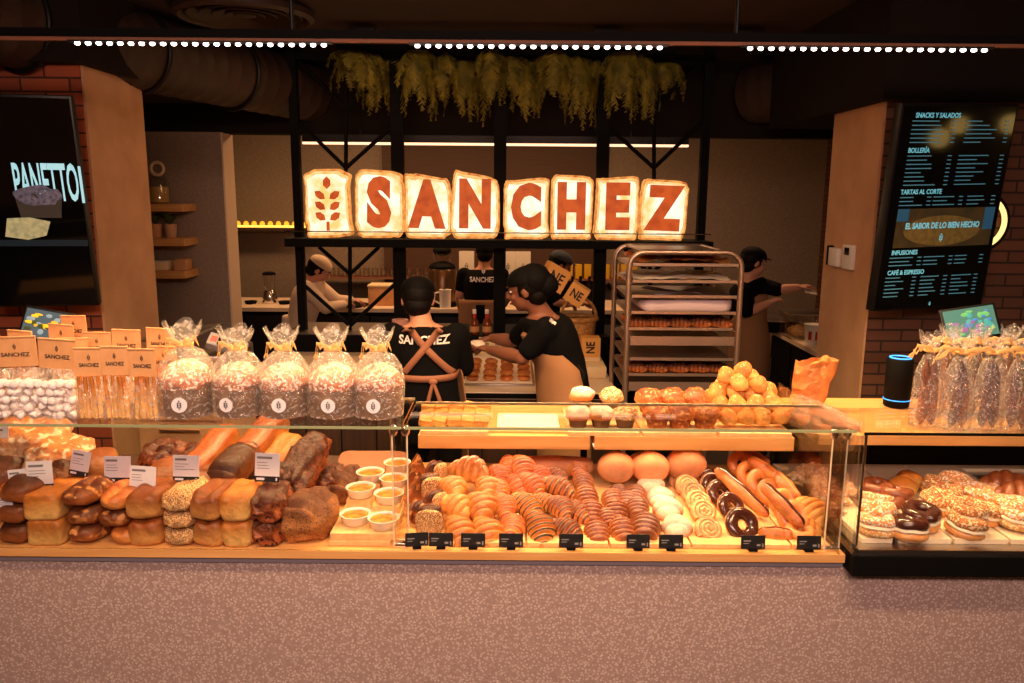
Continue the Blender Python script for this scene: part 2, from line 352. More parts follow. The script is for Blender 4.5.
def bake(o, mods):
    """turn an object with modifiers into plain mesh data"""
    for t, kw in mods:
        md = o.modifiers.new('m', t)
        for k, v in kw.items(): setattr(md, k, v)
    bpy.context.view_layer.update(); dg = bpy.context.evaluated_depsgraph_get()
    me = bpy.data.meshes.new_from_object(o.evaluated_get(dg)); mats = [m for m in o.data.materials]
    o.modifiers.clear(); o.data = me
    if not me.materials:
        for m in mats: me.materials.append(m)
    me.polygons.foreach_set('use_smooth', [True]*len(me.polygons)); return o
def blob(mb, name, m, parent=None, voxel=.01, smooth=4):
    o = mb.build(name, m, parent)
    return bake(o, [('REMESH', dict(mode='VOXEL', voxel_size=voxel, use_smooth_shade=True)), ('SMOOTH', dict(factor=.5, iterations=smooth))])
def textmesh(s, size=.1, ext=0.001, bold=0, xs=1, align='CENTER'):
    cu = bpy.data.curves.new('t', 'FONT'); cu.body = s; cu.size = size; cu.extrude = ext; cu.offset = bold; cu.align_x = align; cu.align_y = 'CENTER'; cu.resolution_u = 3
    o = bpy.data.objects.new('t', cu); C.objects.link(o); bpy.context.view_layer.update()
    me = bpy.data.meshes.new_from_object(o.evaluated_get(bpy.context.evaluated_depsgraph_get())); bpy.data.objects.remove(o)
    mx = Matrix.Diagonal((xs, 1, 1, 1)); me.transform(Matrix.Rotation(PI/2, 4, 'X') @ mx)     # reads towards -Y
    me.materials.clear(); return me
def text(name, s, m, parent=None, loc=(0, 0, 0), rot=None, **k):
    me = textmesh(s, **k); me.materials.append(m); me.polygons.foreach_set('use_smooth', [False]*len(me.polygons)); return put(name, me, parent, loc, rot)
def bvh_of(o):
    bpy.context.view_layer.update()
    return BVHTree.FromPolygons([o.matrix_world @ v.co for v in o.data.vertices], [list(p.vertices) for p in o.data.polygons])
def drape(me, bvh, d, off=.004, keep=1):
    """lay a mesh (world coordinates) onto a surface along direction d"""
    d = V(d).normalized()
    for v in me.vertices:
        h = bvh.ray_cast(v.co-d*.6, d)
        if h[0] is not None: v.co = h[0]-d*off
def ribbon(p0, p1, wd, up, n=24, sag=0):
    p0, p1 = V(p0), V(p1); t = (p1-p0).normalized(); s = t.cross(V(up)).normalized()*wd/2; mb = MB(); vs = []; fs = []
    for i in range(n+1):
        c = p0.lerp(p1, i/n)+V((0, 0, -sag*math.sin(PI*i/n))); vs += [c-s, c, c+s]
    for i in range(n):
        for k in (0, 1): a = i*3+k; fs.append([a, a+1, a+4, a+3])
    mb.add(vs, fs); return mb
rnd = random.Random(7)
def emblem(mb, x, y, z, s):
    """small ear of wheat used as the mark: a stack of leaf pairs, facing -Y"""
    def leaf(cx, cz, a, l, w_):
        pts = [(-l/2, 0), (-l*.2, w_/2), (l*.2, w_/2), (l/2, 0), (l*.2, -w_/2), (-l*.2, -w_/2)]
        return [(cx+p*math.cos(a)-q*math.sin(a), cz+p*math.sin(a)+q*math.cos(a)) for p, q in pts]
    mb.prism(leaf(x, z+s*.40, PI/2, s*.24, s*.14), y-.0015, y)
    for i in range(3):
        zz = z+s*(.17-.2*i)
        mb.prism(leaf(x-s*.14, zz, PI*.80, s*.24, s*.13), y-.0015, y); mb.prism(leaf(x+s*.14, zz, PI*.20, s*.24, s*.13), y-.0015, y)
    mb.prism([(x-s*.03, z-s*.5), (x+s*.03, z-s*.5), (x+s*.03, z-s*.33), (x-s*.03, z-s*.33)], y-.0015, y)
    return mb

# ------------------------------------------------------------------ the setting
struct('floor', MB().bx((-6, -2.5, -.05), (6, 10, 0)), M['floor'])
struct('ceiling', MB().bx((-6, -2.5, 3.05), (6, 10, 3.1)), M['ceil'])
struct('trim_1', MB().bx((-6, 6.05, 2.495), (6, 6.2, 3.05)), M['bulk'])       # dropped ceiling over the rear kitchen
struct('wall_back', MB().bx((-6, 9.2, 0), (6, 9.35, 3.05)), M['grit'])
struct('wall_left', MB().bx((-6.1, -2.5, 0), (-6, 10, 3.05)), M['grit'])
struct('wall_right', MB().bx((6, -2.5, 0), (6.1, 10, 3.05)), M['grit'])
struct('wall_front', MB().bx((-6, -2.6, 0), (6, -2.5, 3.05)), M['plaster'])
# left pier: brick front, plaster flank
def flank(pxn, pyn, pxf, Yn):
    n = at(pxn, pyn, Yn); f = ray(pxf, pyn); Yf = n.x/(f.x/f.y); return n.x, Yf
xl, yl = flank(93, 200, 150, 4.0)
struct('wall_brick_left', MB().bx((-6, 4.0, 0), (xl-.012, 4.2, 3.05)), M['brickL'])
struct('wall_column_left', MB().bx((xl-.5, 4.012, 0), (xl, yl, 3.05)), M['plaster'])
xr, yr = flank(877, 200, 828, 4.0)
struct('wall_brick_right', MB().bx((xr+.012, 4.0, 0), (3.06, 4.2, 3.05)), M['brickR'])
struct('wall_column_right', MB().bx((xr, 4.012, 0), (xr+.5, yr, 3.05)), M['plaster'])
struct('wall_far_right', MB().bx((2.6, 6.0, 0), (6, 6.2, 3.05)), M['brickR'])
# pantry partition with pale end trim
p0 = at(226, 200, 6.0); q = ray(236, 200); yq = p0.x/(q.x/q.y)
struct('wall_partition', MB().bx((-6, 6.0, 0), (p0.x-.01, 6.12, 2.5)), M['grit'])
struct('trim_2', MB().bx((p0.x-.012, 5.995, 0), (p0.x, yq, 2.495)), M['trim'])
# brick pier and brown panel on the back wall
a = at(819, 300, 9.1)
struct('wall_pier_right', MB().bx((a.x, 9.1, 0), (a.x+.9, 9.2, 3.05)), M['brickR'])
a = at(384, 236, 9.15); b = at(604, 145, 9.15)
o = struct('trim_3', MB().bx((a.x, 9.12, 0.9), (b.x, 9.2, b.z)), M['dark_panel'])

struct('trim_4', MB().bx((-6, 3.9, 2.66), (xl+.06, 5.6, 3.05)), M['bulk']); struct('trim_5', MB().bx((xr-.06, 3.9, 2.52), (6, 5.6, 3.05)), M['bulk'])
# ducts, diffuser, rails
def duct(name, label, p0, p1, r, m='duct', segs=40, rib=.12):
    p0, p1 = V(p0), V(p1); n = int((p1-p0).length/rib); pts = []; rad = []
    for i in range(n+1):
        for d, rr in ((0, r*1.02), (.012, r), (rib-.012, r)):
            pts.append(p0+(p1-p0).normalized()*(i*rib+d)); rad.append(rr)
    t = thing(name, label, 'duct', p0); mb = MB(); mb.tube([p-p0 for p in pts], rad, segs); mb.build('pipe', M[m], t)
    for i in range(1, 4):
        c = (p1-p0)*(i/4); MB().torus(c, r+.012, .014, 32, 8, rot=(PI/2, 0, math.atan2((p1-p0).y, (p1-p0).x)-PI/2)).build('bracket', M['black'], t)
duct('air_duct', 'brown round air duct running back over the left pier', (-2.65, 3.3, 2.86), (-1.55, 6.0, 2.80), .21)
duct('air_duct', 'dark round air duct slanting down over the right column', (3.4, 3.5, 2.86), (1.75, 6.0, 2.80), .21)
c = atz(245, 19, 2.99)
t = thing('ceiling_diffuser', 'round brown air diffuser in the ceiling above the left LED run', 'air vent', (c.x, c.y, 3.05), (0, 0, 0))
MB().lathe([(.34, 0), (.37, -.02), (.37, -.05), (.345, -.065), (.325, -.05), (.32, -.01)], 48, close=False).build('rim', M['duct'], t)
mb = MB()
for k in range(4): r_ = .27-.065*k; mb.lathe([(r_, -.005), (r_+.035, -.045), (r_+.03, -.05), (r_-.008, -.008)], 40, close=False)
mb.build('louvre', M['duct'], t)
MB().lathe([(.05, -.02), (.06, -.045), (.0, -.05)], 24).build('centre_cap', M['duct'], t)
a = at(330, 14, 5.0); b = at(758, 22, 5.0)
t = thing('ceiling_rail', 'dark twin ceiling rail behind the LED beam', 'rail', (0, 5.0, 3.0))
mb = MB(); mb.bx((a.x, -.02, -.05), (b.x, .02, -.02)); mb.bx((a.x, -.08, -.05), (b.x, -.05, -.02)); mb.build('rail', M['black'], t, False)
for x in (-.9, .55, 1.4): MB().box((x, -.03, -.01), (.16, .14, .07), None, .01).build('clamp', M['black'], t)
# beam carrying the LED runs
t = thing('light_beam', 'long black ceiling beam carrying three runs of LED spots', 'beam', (0, 3.0, 2.6))
MB().bx((-3.4, -.03, 0), (3.4, .03, .03)).build('beam', M['soft'], t, False)
MB().bx((-3.4, -.028, -.012), (3.4, -.014, 0)).build('channel', M['strap'], t, False)
for x in (-2.4, -.8, .8, 2.4): MB().tube([(x, 0, .03), (x, 0, .45)], .008, 8).build('hanger', M['black'], t)
led = mat('led_spot_light', (255, 235, 228), .5, emit=(255, 226, 216), es=9)
ledme = MB().ball((0, 0, 0), (.0100, .0095, .007), 12, 8).mesh('led_spot', led)
for nm, x0, x1, n in (('leftmost', 80, 325, 24), ('middle', 418, 659, 24), ('rightmost', 749, 982, 23)):
    a = at(x0, 44, 2.99); b = at(x1, 48, 2.99)
    t = thing('led_track_light', nm+' lit run of round LED spots under the long black beam', 'light', ((a.x+b.x)/2, 2.975, 2.588), (0, 0, 0), 'LED runs above the counter')
    MB().bx((a.x-(a.x+b.x)/2-.03, -.014, -.006), (b.x-(a.x+b.x)/2+.03, .012, .0)).build('housing', M['black'], t, False)
    for i in range(n): put('led_spot', ledme, t, ((a.x-b.x)/2+(b.x-a.x)*i/(n-1), -.002, -.010))
# linear lamp behind the frame
a = at(303, 143, 6.0); b = at(688, 146, 6.0)
t = thing('linear_lamp', 'thin straight black lamp with glowing underside hanging behind the metal frame', 'light', ((a.x+b.x)/2, 6.0, a.z))
L2 = (b.x-a.x)/2
MB().bx((-L2, -.02, 0.008), (L2, .02, .06)).build('housing', M['black'], t, False)
MB().bx((-L2, -.021, -.008), (L2, .021, .008)).build('light_strip', mat('lamp_strip', (255, 215, 180), .5, emit=(255, 205, 165), es=1.6), t, False)
for x in (-L2*.7, 0, L2*.7): MB().tube([(x, 0, .06), (x, 0, .62 if False else .1)], .006, 8).build('hanger', M['black'], t)

# ------------------------------------------------------------------ counter, cases, shelves
XD = at(405, 480, 2.22).x; XE = at(849, 552, 2.2).x; XW = 2.6
GT = 1.388; DZ = 1.008
t = thing('service_counter', 'long counter with speckled mauve front panel below the food cases', 'counter', (0, 2.2, 0))
MB().bx((-XW, .02, 0), (XW, .06, .953)).build('front_panel', M['terr'], t, False)
MB().bx((-XW, .02, .953), (XE-.01, .06, .983)).build('front_panel_top', M['terr'], t, False)
MB().bx((-XW, .06, .0), (XW, .80, .93)).build('carcass', M['woodd'], t, False)
MB().bx((-XW, 0, .983), (XE-.01, .80, DZ)).build('deck', M['wood'], t, False)
MB().bx((-XW, .012, .963), (XE-.01, .02, .983)).build('edge_strip', mat('recess_shade_strip', (150, 140, 150), .4, .3), t, False)  # cool grey strip painted in for the recess shade below the deck
t = thing('dark_base_case', 'black based display case standing on the right end of the counter', 'display case', (0, 2.17, 0))
MB().bx((XE, 0, .955), (XW, .82, 1.02), .004).build('base', M['soft'], t, False)
MB().bx((XE+.02, .01, 1.02), (XW, .80, 1.034)).build('deck', M['steel'], t, False)
MB().bx((XE, .74, 1.02), (XW, .78, 1.17)).build('back_panel', M['soft'], t, False)
a = at(850, 467, 2.9).z
MB().bx((XE, .70, a-.012), (XW, .74, a+.008)).build('rail', M['whiteb'], t, False)
MB().bx((XE, .008, 1.02), (XE+.006, .42, GT)).build('side_glass', M['glass'], t, False)
MB().bx((XE, .008, 1.034), (XW, .013, GT)).build('front_glass', M['glass'], t, False)
MB().bx((XE, .0, GT), (XW, .27, GT+.008)).build('top_glass', M['glass'], t, False)
MB().bx((XE, -.001, GT), (XW, .002, GT+.008)).build('glass_edge', M['soft'], t, False)
for x in (XE+.02, XE+.95): MB().tube([(x, .03, GT-.004), (x, .03, 1.03)], .004, 8).build('post', M['chrome'], t)

def glass_case(label, x0, x1, depth):
    t = thing('glass_case', label, 'display case', (0, 2.202, DZ))
    MB().bx((x0, 0, 0), (x1, .006, GT-DZ)).build('front_glass', M['glass'], t, False)
    MB().bx((x0, -.01, GT-DZ), (x1, depth, GT-DZ+.008)).build('top_glass', M['glass'], t, False)
    MB().bx((x0, -.0125, GT-DZ), (x1, -.01, GT-DZ+.008)).build('glass_edge', M['gedge'], t, False)
    MB().bx((x0, depth, GT-DZ), (x1, depth+.0025, GT-DZ+.008)).build('rear_glass_edge', M['whiteb'], t, False)
    return t
tl = glass_case('left glass case over the stacked loaves', -XW, XD-.005, .32)
tm = glass_case('middle glass case over the croissants and doughnuts', XD+.005, XE-.012, .27)
MB().bx((XE-.03, .0, 0), (XE-.024, .62, GT-DZ)).build('side_glass', M['glass'], tm, False)
for t_, xs in ((tl, (XD-.016,)), (tm, (XE-.04,))):
    for x in xs:
        MB().bx((x-.022, .03, 0), (x+.022, .05, GT-DZ), .004).build('acrylic_post', M['acryl'], t_, False)
        for s_ in (-1, 1): MB().tube([(x+s_*.022, .03, 0), (x+s_*.022, .03, GT-DZ)], .0024, 6).build('post_edge', M['whiteb'], t_)
        for dx in (-.018, .018): MB().lathe([(.009, -.03), (.013, -.022), (.013, -.004), (.009, 0)], 16, (x+dx, .03, GT-DZ)).build('clamp', M['chrome'], t_)
        MB().bx((x-.02, .02, 0), (x+.02, .05, .012), .003).build('foot', M['chrome'], t_)
# raised wooden shelf behind the middle case
a = at(418, 437, 2.6); b = at(795, 437, 2.6); SZ = 1.245
t = thing('wooden_shelf', 'long light wood shelf carrying the muffins and the bun pile', 'shelf', (0, 2.6, 0)); SX0, SX1 = a.x, b.x
MB().bx((a.x, .0, 1.197), (.27, .42, SZ), .003).build('shelf_board', M['wood'], t, False)
MB().bx((.285, .0, 1.197), (b.x, .42, SZ), .003).build('shelf_board', M['wood'], t, False)
for x in (a.x+.02, .277, b.x-.02): MB().bx((x-.012, .28, DZ), (x+.012, .30, 1.197)).build('upright', M['soft'], t, False)
t = thing('wooden_shelf', 'light wood shelf under the bagged sausages on the right', 'shelf', (0, 2.54, 0)); RZ = 1.275
MB().bx((XE+.02, 0, 1.24), (XW, .5, RZ), .003).build('shelf_board', M['wood'], t, False)
for x in (XE+.2, 2.2): MB().bx((x-.012, .36, 1.02), (x+.012, .39, 1.24)).build('upright', M['soft'], t, False)

# trays boards on deck
def tray(name, label, x0, x1, y0, y1, z, m, th=.014, group=None):
    o = MB().bx((x0, y0, z), (x1, y1, z+th), .002).build(name, M[m], None, False); return tag(o, label, 'board', group)
BZ = DZ+.014
for i, (pa, pb, lab) in enumerate(((331, 392, 'short tray board under the white custard dishes'), (450, 525, 'tray board under the plain and strawberry croissants'), (527, 607, 'tray board under the striped croissants'),
        (609, 688, 'tray board under the glazed rolls'), (690, 787, 'tray board under the chocolate doughnuts'), (789, 826, 'narrow tray board at the right end of the middle case'))):
    a = at(pa, 540, 2.27); b = at(pb, 540, 2.27); tray('tray_board', lab, a.x, b.x, 2.236, 2.94, DZ, 'board', group='tray boards in the middle case')
for i, (pa, pb) in enumerate(((862, 893), (899, 952), (955, 1009), (1012, 1080))):
    a = at(pa, 530, 2.23); b = at(pb, 530, 2.23)
    tray('cream_board', ('first', 'second', 'third', 'fourth')[i]+' cream board from the left in the black based case', a.x, b.x, 2.225, 2.90, 1.034, 'whiteb', .016, 'cream boards in the right case')
RB = 1.05
SB = SZ+.014
for i, (pa, pb, y1, lab) in enumerate(((420, 488, 2.9, 'board under the sliced pastries at the left end of the shelf'), (568, 640, 2.92, 'board with round cutouts under the sugared muffins'),
        (643, 717, 2.92, 'board under the brown fruit muffins'), (720, 793, 2.96, 'board under the pile of small golden buns'))):
    a = at(pa, 432, 2.6); b = at(pb, 432, 2.6); tray('shelf_tray_board', lab, a.x, b.x, 2.605, y1, SZ, 'board', group='boards on the wooden shelf')
# tiered riser in the bread case
t = thing('bread_riser', 'stepped wooden riser behind the loaf stacks', 'riser', (0, 2.2, DZ))
MB().bx((-XW, .34, 0), (-.62, .70, .06)).build('step', M['woodd'], t, False)

# ------------------------------------------------------------------ baked goods: meshes
def loaf(w_, h, l, m, e1=.55, e2=.7, flat=.8, amp=.003, seed=0, fr=18, scores=0, sm=None, name='loaf', dep=.012, cyl='y', split=0):
    """loaf lying along Y; scores cut across the top"""
    mb = MB(); mb.ball((0, 0, 0), (w_/2, h/2, l/2), 40, 26, None, e1, e2, None, amp, fr, seed)
    # superellipsoid axis is z: turn it to lie along Y, then flatten the base
    for i, p in enumerate(mb.v):
        q = V((p.x, p.z, p.y)); 
        if scores and q.z > h*.1:
            ph = (q.y/l+.5)*scores; d = abs((ph % 1)-.5)*2; q.z -= dep*math.exp(-(d/.28)**2)*min(1, q.z/(h*.4))
        if split and q.z > 0: q.z -= split*math.exp(-((q.x+.006*math.sin(q.y*60))/.010)**2)*(q.z/(h/2))
        q += q.normalized()*noise.noise(q*34+V((seed, 0, 3)))*amp*1.2
        q.z = max(q.z, -h/2*flat); mb.v[i] = q
    return mb.mesh(name, m)
def croissant(m, m2=None, L=.13, r=.036, segs=7, bend=.018, seed=0, name='croissant', fat=1):
    mb = MB(); rg = []; st = []; N = 6
    for i in range(segs*N+1):
        t = i/(segs*N); ph = (t*segs) % 1; e = math.sin(PI*min(1, max(0, .04+.92*t)))**.75
        side = 1 if t < .5 else -1
        saw = (1-ph) if t < .5 else ph
        rr = r*e*(.86+.2*(1-abs(2*ph-1)**2)**.5+.03*saw)
        x = bend*math.sin(PI*t)*1.6-bend*.8; y = (t-.5)*L
        rg.append((V((x, y, -.1*r+.0)), V((rr*1.05*fat, 0, 0)), V((0, 0, rr*.92))))
    mf = (lambda i, k: 1 if (i % N) in (2, 3) else 0) if m2 else None
    mb.loft(rg, 20, True, mf)
    for i, p in enumerate(mb.v): p.z = max(p.z, -r*.72)
    return mb.mesh(name, [m, m2] if m2 else m)
def croll(m, m2, name='rolled_pastry', seed=0):
    """rolled flaky bun seen end on: ridged arch over a small inner coil"""
    mb = MB()
    rg = []
    for i in range(25):
        t = i/24; e = (1-abs(2*t-1)**2.6)**.5; ph = (t*6) % 1; rr = (.78+.22*(math.sin(PI*ph)**.5))
        rg.append((V((0, (t-.5)*.10, 0)), V((.041*e*rr+.001, 0, 0)), V((0, 0, .033*e*rr+.001))))
    mb.loft(rg, 20); mb.mi = 0
    mb.torus((0, -.042, -.002), .023, .0105, 22, 10, rot=(PI/2, 0, 0)); mb.mi = 1; mb.ball((0, -.044, -.006), (.014, .012, .011), 12, 8)
    for p in mb.v: p.z = max(p.z, -.025)
    return mb.mesh(name, [m, m2])
def donut(m, m2, R_=.033, r=.019, name='doughnut', cut=.0):
    mb = MB(); sv = 14
    def mf(j, k): return 1 if math.sin(2*PI*(k+.5)/sv)+.18*math.sin(j*1.9)*.6 > cut else 0
    mb.torus((0, 0, 0), R_, r, 28, sv, mf, .85, .002); return mb.mesh(name, [m, m2])
def filled_ring(m, top, fill, name='filled_doughnut'):
    mb = MB(); mb.torus((0, 0, -.016), .032, .018, 28, 12, None, .65, .003); mb.mi = 2; mb.torus((0, 0, -.002), .033, .0165, 28, 10, None, .5, .004)
    mb.mi = 1; mb.torus((0, 0, .013), .031, .019, 28, 12, None, .75, .006); return mb.mesh(name, [m, top, fill])
def bunmesh(m, r=(.032, .032, .028), seed=0, amp=.002, name='small_bun', e=1):
    mb = MB(); mb.ball((0, 0, 0), r, 20, 14, None, e, e, .75, amp, 30, seed); return mb.mesh(name, m)
def swirlmesh(m, m2, r=.045, name='swirl_pastry'):
    mb = MB(); pts = []; rad = []
    for i in range(70):
        t = i/69; a = t*PI*5.2; rr = r*(.12+.78*t); pts.append((rr*math.cos(a), rr*math.sin(a), .006*(1-t)+.002*math.sin(a*5))); rad.append(.0095)
    mb.tube(pts, rad, 10); mb.mi = 1
    pts = [(p[0]*.97, p[1]*.97, p[2]+.0085) for p in pts]; mb.tube(pts, [.003]*70, 8); return mb.mesh(name, [m, m2])
def place(me, px, py, Y, label, cat, group=None, rot=(0, 0, 0), s=1, name=None, jit=0, dz=0):
    p = at(px, py, Y); p.z += dz
    r = tuple(a+rnd.uniform(-jit, jit) for a in rot)
    o = put(name or me.name.split('.')[0], me, None, p, r, s); return tag(o, label, cat, group)
ROW = ['front', 'second', 'third', 'fourth', 'fifth', 'back']

# ------------------------------------------------------------------ left case: front stacks
def col(px, items, kind, cat='bread', Y=2.222, gap=.001, grp=None):
    """items bottom to top: (mesh, height, length, label[, dx])"""
    z = DZ; q = .93
    for me, h, l, lab, *r in items:
        ps = r[0] if r else 0
        x = at(px+ps, 520, Y).x
        o = put(me.name.split('.')[0], me, None, (x, Y+l/2-.008, z+h*.45*q), (rnd.uniform(-.03, .03), 0, rnd.uniform(-.05, .05)), (1, 1, q)); tag(o, lab, 'bread', grp); z += h*.92*q
square = loaf(.108, .094, .17, M['yellow'], .25, .3, .95, .002, 1, name='square_loaf')
dimg = loaf(.11, .075, .17, M['darkb'], .7, .7, .8, .004, 2, name='dark_loaf')
oval = loaf(.112, .066, .19, M['brown'], .75, .85, .75, .004, 3, name='oval_loaf', split=.014)
oval2 = loaf(.104, .064, .19, M['dough'], .75, .85, .75, .004, 13, name='oval_loaf', split=.012)
pano = loaf(.108, .094, .19, M['pan'], .4, .55, .9, .003, 4, name='pan_loaf', split=.010)
oatl = loaf(.108, .064, .19, M['oat'], .6, .8, .8, .004, 5, fr=60, name='oat_loaf')
splitl = loaf(.096, .094, .18, M['pan'], .4, .5, .9, .003, 6, name='split_pan_loaf', split=.02)
yell = loaf(.098, .094, .18, M['yellow'], .4, .55, .9, .003, 7, name='yellow_loaf', split=.005)
fruit = loaf(.098, .088, .18, M['fruit'], .5, .6, .85, .007, 8, fr=45, name='fruit_loaf')
S = 'stack of loaves'
col(10, [(dimg, .075, .17, 'dark loaf at the very left edge, bottom of its stack'), (dimg, .075, .17, 'dark loaf at the very left edge, middle of its stack'), (dimg, .075, .17, 'dark loaf at the very left edge, top of its stack', 6)], S)
col(43, [(square, .094, .17, 'square pale tin loaf at the bottom of its pair'), (square, .094, .17, 'square pale tin loaf on top of its pair', -1)], S)
col(79, [(oval, .066, .19, 'shiny oval brown loaf, bottom of the stack right of the square loaves'), (oval, .066, .19, 'oval brown loaf, middle of the stack right of the square loaves'), (oval, .07, .19, 'oval brown loaf, top of the stack right of the square loaves', -3)], S)
col(112, [(oval2, .062, .19, 'small oval golden loaf at the bottom of the second oval stack', 6), (oval, .064, .19, 'oval brown loaf in the middle of the second oval stack', -1), (oval2, .066, .19, 'oval golden loaf topping the second oval stack')], S)
col(143, [(pano, .094, .19, 'rounded tin loaf under another, right of the oval stacks'), (pano, .1, .19, 'large pale rounded tin loaf lying on a darker one')], S)
col(176, [(oatl, .062, .19, 'oat covered loaf, bottom of the oat stack'), (oatl, .062, .19, 'oat covered loaf, middle of the oat stack'), (oatl, .066, .19, 'oat covered loaf, top of the oat stack')], S)
col(207, [(splitl, .094, .18, 'brown split tin loaf at the bottom, right of the oat loaves'), (splitl, .094, .18, 'orange split tin loaf on top, right of the oat loaves', -2)], S)
col(235, [(yell, .094, .18, 'pale yellow tin loaf at the bottom of its pair'), (yell, .094, .18, 'pale yellow tin loaf on top of its pair', -1)], S)
col(264, [(fruit, .09, .18, 'dark fruit loaf at the bottom of its pair'), (fruit, .09, .18, 'dark fruit loaf on top of its pair')], S)
big = loaf(.175, .155, .21, M['poppy'], .8, .85, .75, .008, 9, fr=22, name='seeded_loaf', scores=3, dep=.02)
o = put('seeded_loaf', big, None, (at(303, 520, 2.26).x, 2.335, DZ+.058), (0, 0, -.25)); tag(o, 'large dark seeded loaf with a broken pale patch at the front', 'bread')
place(big, 345, 488, 2.66, 'large seeded loaf with a golden top behind the front one', 'bread', rot=(.1, 0, -.3), s=.95)
# second tier
boule = loaf(.27, .14, .23, M['flour'], .9, .9, .7, .012, 10, fr=14, name='round_loaf')
scored = loaf(.17, .12, .22, M['darkb'], .8, .9, .7, .005, 11, name='scored_loaf', scores=3, dep=.02)
nut = loaf(.15, .09, .17, M['fruit'], .9, .9, .7, .01, 12, fr=40, name='nut_loaf')
brio = loaf(.10, .095, .30, M['dough'], .45, .6, .85, .002, 14, name='long_brioche', scores=1, dep=.008)
striped = loaf(.115, .105, .22, M['darkb'], .5, .7, .85, .003, 15, name='ridged_loaf', scores=4, dep=.014)
crusty = loaf(.115, .11, .27, M['fruit'], .6, .75, .85, .012, 16, fr=30, name='crusty_loaf')
smallb = loaf(.12, .075, .17, M['pan'], .8, .9, .75, .003, 17, name='plain_bun')
for me, px, py, Y, rx, rz, s, lab in (
    (boule, 30, 437, 2.66, .25, 0, .95, 'big round loaf with floury cracks at the upper left'),
    (boule, 58, 455, 2.60, .2, .4, .8, 'craggy round loaf below the big cracked one'),
    (scored, 8, 470, 2.56, .15, .2, 1, 'dark scored loaf at the left edge below the cracked round'),
    (scored, 52, 476, 2.52, .2, -.4, .9, 'dark scored loaf behind the two white cards'),
    (smallb, 97, 463, 2.58, .1, .2, 1, 'pale round loaf behind the tilted card'),
    (smallb, 15, 490, 2.48, .1, .1, .9, 'small round loaf low at the left edge behind the cards'),
    (nut, 164, 456, 2.66, .15, 0, 1, 'reddish knobbly nut loaf at the back'),
    (nut, 188, 455, 2.70, .1, .5, .75, 'smaller knobbly nut loaf behind the right card'),
    (smallb, 166, 473, 2.55, .15, .1, 1, 'smooth orange bun below the nut loaves'),
    (smallb, 205, 478, 2.52, .1, -.2, .9, 'smooth bun right of the low white card'),
    (brio, 208, 456, 2.66, .35, -.25, 1, 'orange brioche log left of the ridged dark loaf'),
    (striped, 234, 466, 2.58, .2, -.15, 1, 'dark ridged loaf leaning end on at the top of the pile'),
    (brio, 256, 445, 2.72, .4, -.35, 1.08, 'tall orange brioche log standing highest in the pile'),
    (yell, 283, 456, 2.68, .4, -.3, 1, 'pale yellow log right of the tall brioche'),
    (crusty, 303, 467, 2.62, .45, -.25, 1, 'dark crusty fruit loaf at the right of the upper row'),
    (crusty, 270, 488, 2.50, .2, -.1, .8, 'small dark fruit loaf below the white card'),
    (smallb, 222, 487, 2.48, .15, .1, .95, 'smooth bun lying behind the pale yellow loaves'),
    (smallb, 135, 485, 2.50, .1, .1, .9, 'smooth bun tucked behind the low white card'),
    (nut, 325, 478, 2.72, .1, 0, .9, 'knobbly round loaf between crusty loaf and seeded loaf')):
    place(me, px, py, Y-.07, lab, 'bread', rot=(rx, 0, rz), s=s)
# white price cards
def card(px0, py0, px1, py1, Y, label, rz=0, ry=0, lines=3):
    a = at(px0, py0, Y); b = at(px1, py1, Y); W = b.x-a.x; H = a.z-b.z
    t = thing('price_card', label, 'price card', ((a.x+b.x)/2, Y, b.z), (-.12, ry, rz), 'white price cards on the loaves')
    MB().bx((-W/2, 0, H*.2), (W/2, .0015, H)).build('card', M['card'], t, False)
    MB().bx((-W/2, -.0005, 0), (W/2, .002, H*.2)).build('price_band', M['cardk'], t, False)
    k = MB(); k.bx((-W*.42, -.0006, H*.80), (-W*.42+W*rnd.uniform(.4, .75), 0, H*.88))
    for i in range(lines): k.bx((-W*.42, -.0005, H*(.66-.1*i)), (-W*.42+W*rnd.uniform(.35, .8), 0, H*(.68-.1*i)))
    k.build('print', mat('grey_print', (120, 116, 122), .6), t, False)
    k = MB(); k.bx((-W*.42, -.001, H*.06), (-W*.1, -.0005, H*.14)); k.bx((W*.36, -.001, H*.05), (W*.42, -.0005, H*.15)); k.build('price_print', M['card'], t, False)
    MB().tube([(0, .004, 0), (0, .006, -.03)], .0015, 6).build('pin', M['steel'], t)
card(-12, 427, 9, 450, 2.5, 'white card cut by the left edge beside the big cracked loaf')
card(8, 470, 29, 492, 2.30, 'white card overlapped by a wider one, upper left stack', ry=-.12)
card(25, 462, 54, 490, 2.285, 'wide white card standing above the square loaves', ry=-.06)
card(-8, 498, 14, 513, 2.232, 'small low white card at the left edge', ry=-.1)
card(66, 451, 87, 476, 2.38, 'tilted white card left of the dark gap', ry=.2)
card(102, 457, 131, 483, 2.36, 'white card behind and left of the low card')
card(127, 467, 155, 493, 2.30, 'low white card above the rounded tin loaf', ry=.06)
card(171, 456, 199, 482, 2.35, 'white card above the oat loaves', ry=.02)
card(253, 454, 279, 482, 2.34, 'white card above the pale yellow loaves', ry=.04)
